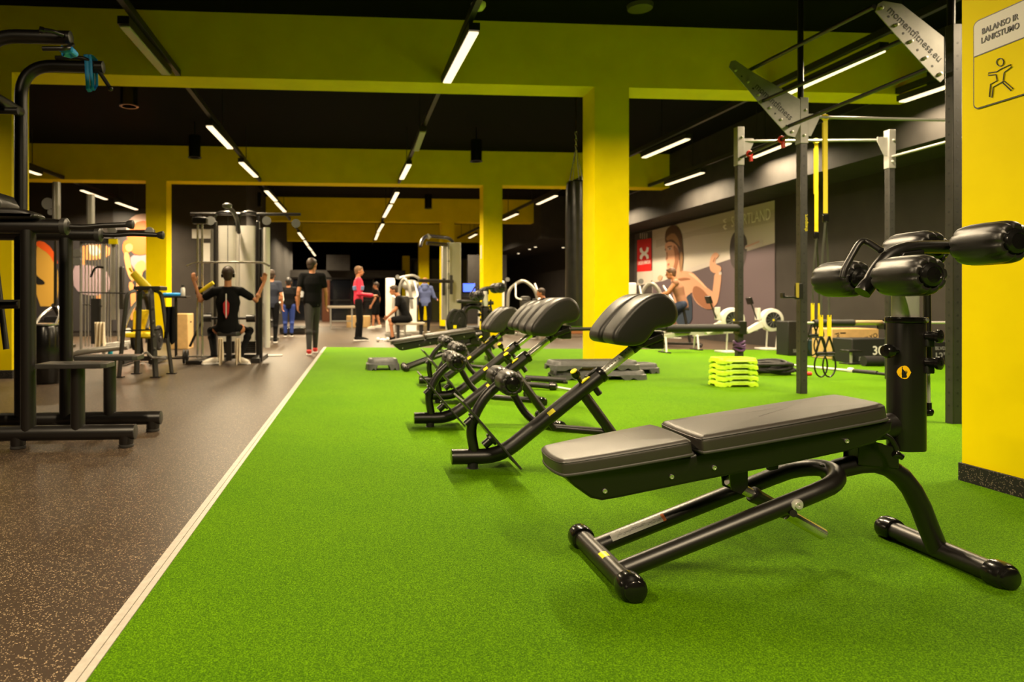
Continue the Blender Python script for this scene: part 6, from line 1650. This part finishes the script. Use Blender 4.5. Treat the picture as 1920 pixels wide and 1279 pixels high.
MB().tube([(0.092 * math.cos(a), 0.03, 1.39 + 0.118 * math.sin(a)) for a in [math.pi * k / 12 for k in range(13)]], 0.010, 8).cyl((-0.102, 0.03, 1.365), (-0.072, 0.03, 1.365), 0.034, 14).cyl((0.072, 0.03, 1.365), (0.102, 0.03, 1.365), 0.034, 14).build('headphones', BLACKG, sp_)
for k, (px, lab) in enumerate(((414, 'cream towel hanging at the left side of the pulldown seat'), (446, 'cream towel hanging at the right side of the pulldown seat'))):
    cloth(lab, 'towel', 'towel', at(px, 634, 10.62) , 0.09, 0.38, TOWEL, 2, depth=0.03, seed=5 + k)
g = gr(541, 632)
J = stand(1.62, 0.02, 0.0); J['wrL'] = (-0.22, 0.12, 0.95)
person('person in black top and blue leggings standing back-on beside the white treadmill', (g.x, g.y, 0), R(5), J, CLOTHB, mat('blue_leggings', (0.01, 0.035, 0.22), 0.7), CLOTHB, hair=mat('black_hair', (0.012, 0.010, 0.010), 0.5), headband=True)
# seated man in black, facing left
J = dict(pel=(0, 0, 0.56), chest=(0, 0.16, 0.92), neck=(0, 0.24, 1.12), head=(0, 0.34, 1.24), shL=(-0.19, 0.20, 1.04), shR=(0.19, 0.20, 1.04), elL=(-0.24, 0.28, 0.78), elR=(0.24, 0.28, 0.78), wrL=(-0.18, 0.46, 0.62), wrR=(0.18, 0.46, 0.62), hipL=(-0.10, 0, 0.54), hipR=(0.10, 0, 0.54),
         knL=(-0.16, 0.42, 0.52), knR=(0.16, 0.42, 0.52), anL=(-0.14, 0.36, 0.105), anR=(0.14, 0.36, 0.105))
pc = at(764, 600, 16.9)
person('person in black t-shirt and shorts sitting sideways, leaning on bare knees', (pc.x, 16.9, 0), R(84), J, CLOTHB, CLOTHB, CLOTHB, shorts=True)
t = thing('flat_bench', 'small pale bench under the seated person in black', 'bench', (pc.x + 0.05, 16.9, 0))
MB().slab(rrect(0.75, 0.30, 0.06, 4), XY(0), 0.40, 0.465, r=0.02).build('bench_top', mat('beige_top', (0.42, 0.36, 0.28), 0.5), t)
for s_ in (-1, 1): MB().box((s_ * 0.28, 0, 0.20), (0.06, 0.24, 0.40)).build('leg', RUBBER, t)
g = gr(797, 624)
J = stand(1.72, 0.08, 0.05, 0.12); J['wrR'] = (0.32, 0.34, 1.05); J['elR'] = (0.28, 0.05, 1.12)
person('person in a slate blue hooded sweater standing back-on near the cable tower', (g.x, g.y, 0), -R(12), J, mat('slate_hoodie', (0.10, 0.13, 0.30), 0.8), CLOTHB, CLOTHB, sleeve='long', hood=True, hair=mat('light_brown_hair', (0.26, 0.11, 0.04), 0.6), hairlen=0.1)
g = gr(706, 617)
person('person in dark shorts and black top with bare legs, far behind the red jacket', (g.x, g.y, 0), R(80), stand(1.66, 0.12, 0.05), CLOTHB, CLOTHB, NIKEW, shorts=True)
J = stand(1.70, 0.03, 0.02); J['wrL'] = (-0.30, 0.20, 1.75); J['elL'] = (-0.32, 0.05, 1.45); J['hdL'] = (0, 0, 1)
person('person in dark clothes, one arm up, half hidden by the cable station', (at(509, 600, 16.2).x, 16.2, 0), R(0), J, mat('navy_top', (0.012, 0.016, 0.035), 0.8), CLOTHB, CLOTHB)
pc = at(1280, 600, 14.4)
J = dict(pel=(0, 0, 0.92), chest=(0, 0.10, 1.25), neck=(0, 0.17, 1.44), head=(0, 0.24, 1.57), shL=(-0.18, 0.13, 1.37), shR=(0.18, 0.13, 1.37), elL=(-0.24, 0.30, 1.15), elR=(0.24, 0.30, 1.15), wrL=(-0.20, 0.52, 1.08), wrR=(0.20, 0.52, 1.08), hipL=(-0.10, 0, 0.90), hipR=(0.10, 0, 0.90),
         knL=(-0.13, 0.36, 0.72), knR=(0.13, 0.25, 0.60), anL=(-0.12, 0.22, 0.40), anR=(0.12, 0.10, 0.26))
person('bare-armed person riding an exercise bike in front of the lifting mural', (pc.x, 14.4, 0), R(60), J, mat('tan_top', (0.30, 0.14, 0.08), 0.8), mat('navy_shorts', (0.015, 0.025, 0.06), 0.8), CLOTHB, sleeve='none', shorts=True, hair=mat('brown_hair_messy', (0.10, 0.045, 0.02), 0.6, noise=0.5, nscale=40))
t = thing('exercise_bike', 'dark exercise bike under the bare-armed rider', 'exercise bike', (pc.x, 14.4, 0), R(60))
MB().box((0, -0.35, 0.03), (0.5, 0.07, 0.06)).box((0, 0.65, 0.03), (0.5, 0.07, 0.06)).box((0, 0.15, 0.06), (0.06, 1.0, 0.06)).build('base_frame', BLACK, t, bevel=0.008)
MB().tube([(0, -0.15, 0.08), (0, -0.02, 0.78)], 0.03, 10).build('seat_tube', BLACK, t)
MB().slab(rrect(0.18, 0.26, 0.06, 4, 0, 0.0), XY(0.78), 0.0, 0.05, r=0.015).build('saddle', LEATHR, t)
MB().cyl((-0.03, 0.45, 0.36), (0.03, 0.45, 0.36), 0.24, 28).build('flywheel', ALU, t)
MB().tube([(0, 0.55, 0.08), (0, 0.52, 1.02)], 0.03, 10).tube([(-0.22, 0.50, 1.04), (0.22, 0.50, 1.04)], 0.014, 8).build('handlebar', BLACK, t)
MB().cyl((-0.16, 0.20, 0.32), (0.16, 0.20, 0.32), 0.015, 8).box((-0.13, 0.28, 0.33), (0.08, 0.10, 0.03)).box((0.13, 0.14, 0.20), (0.08, 0.10, 0.03)).build('pedals', BLACK, t)
pc = at(1030, 600, 17.6)
J = dict(pel=(0, 0, 0.56), chest=(0, 0.10, 0.90), neck=(0, 0.16, 1.06), head=(0, 0.22, 1.19), shL=(-0.18, 0.13, 1.00), shR=(0.18, 0.13, 1.00), elL=(-0.24, 0.20, 0.76), elR=(0.24, 0.20, 0.76), wrL=(-0.20, 0.40, 0.62), wrR=(0.20, 0.40, 0.62), hipL=(-0.10, 0, 0.54), hipR=(0.10, 0, 0.54),
         knL=(-0.16, 0.42, 0.52), knR=(0.16, 0.42, 0.52), anL=(-0.14, 0.40, 0.105), anR=(0.14, 0.40, 0.105))
person('person in black sitting far off behind the third back extension pads', (pc.x, 17.6, 0), R(70), J, CLOTHB, CLOTHB, CLOTHB, sleeve='none')
t = thing('flat_bench', 'low bench carrying the far seated person left of the punching bag', 'bench', (pc.x, 17.6, 0))
MB().slab(rrect(0.8, 0.30, 0.06, 4), XY(0), 0.40, 0.465, r=0.02).build('bench_top', LEATHR, t)
for s_ in (-1, 1): MB().box((s_ * 0.28, 0, 0.20), (0.06, 0.24, 0.40)).build('leg', SILVER, t)
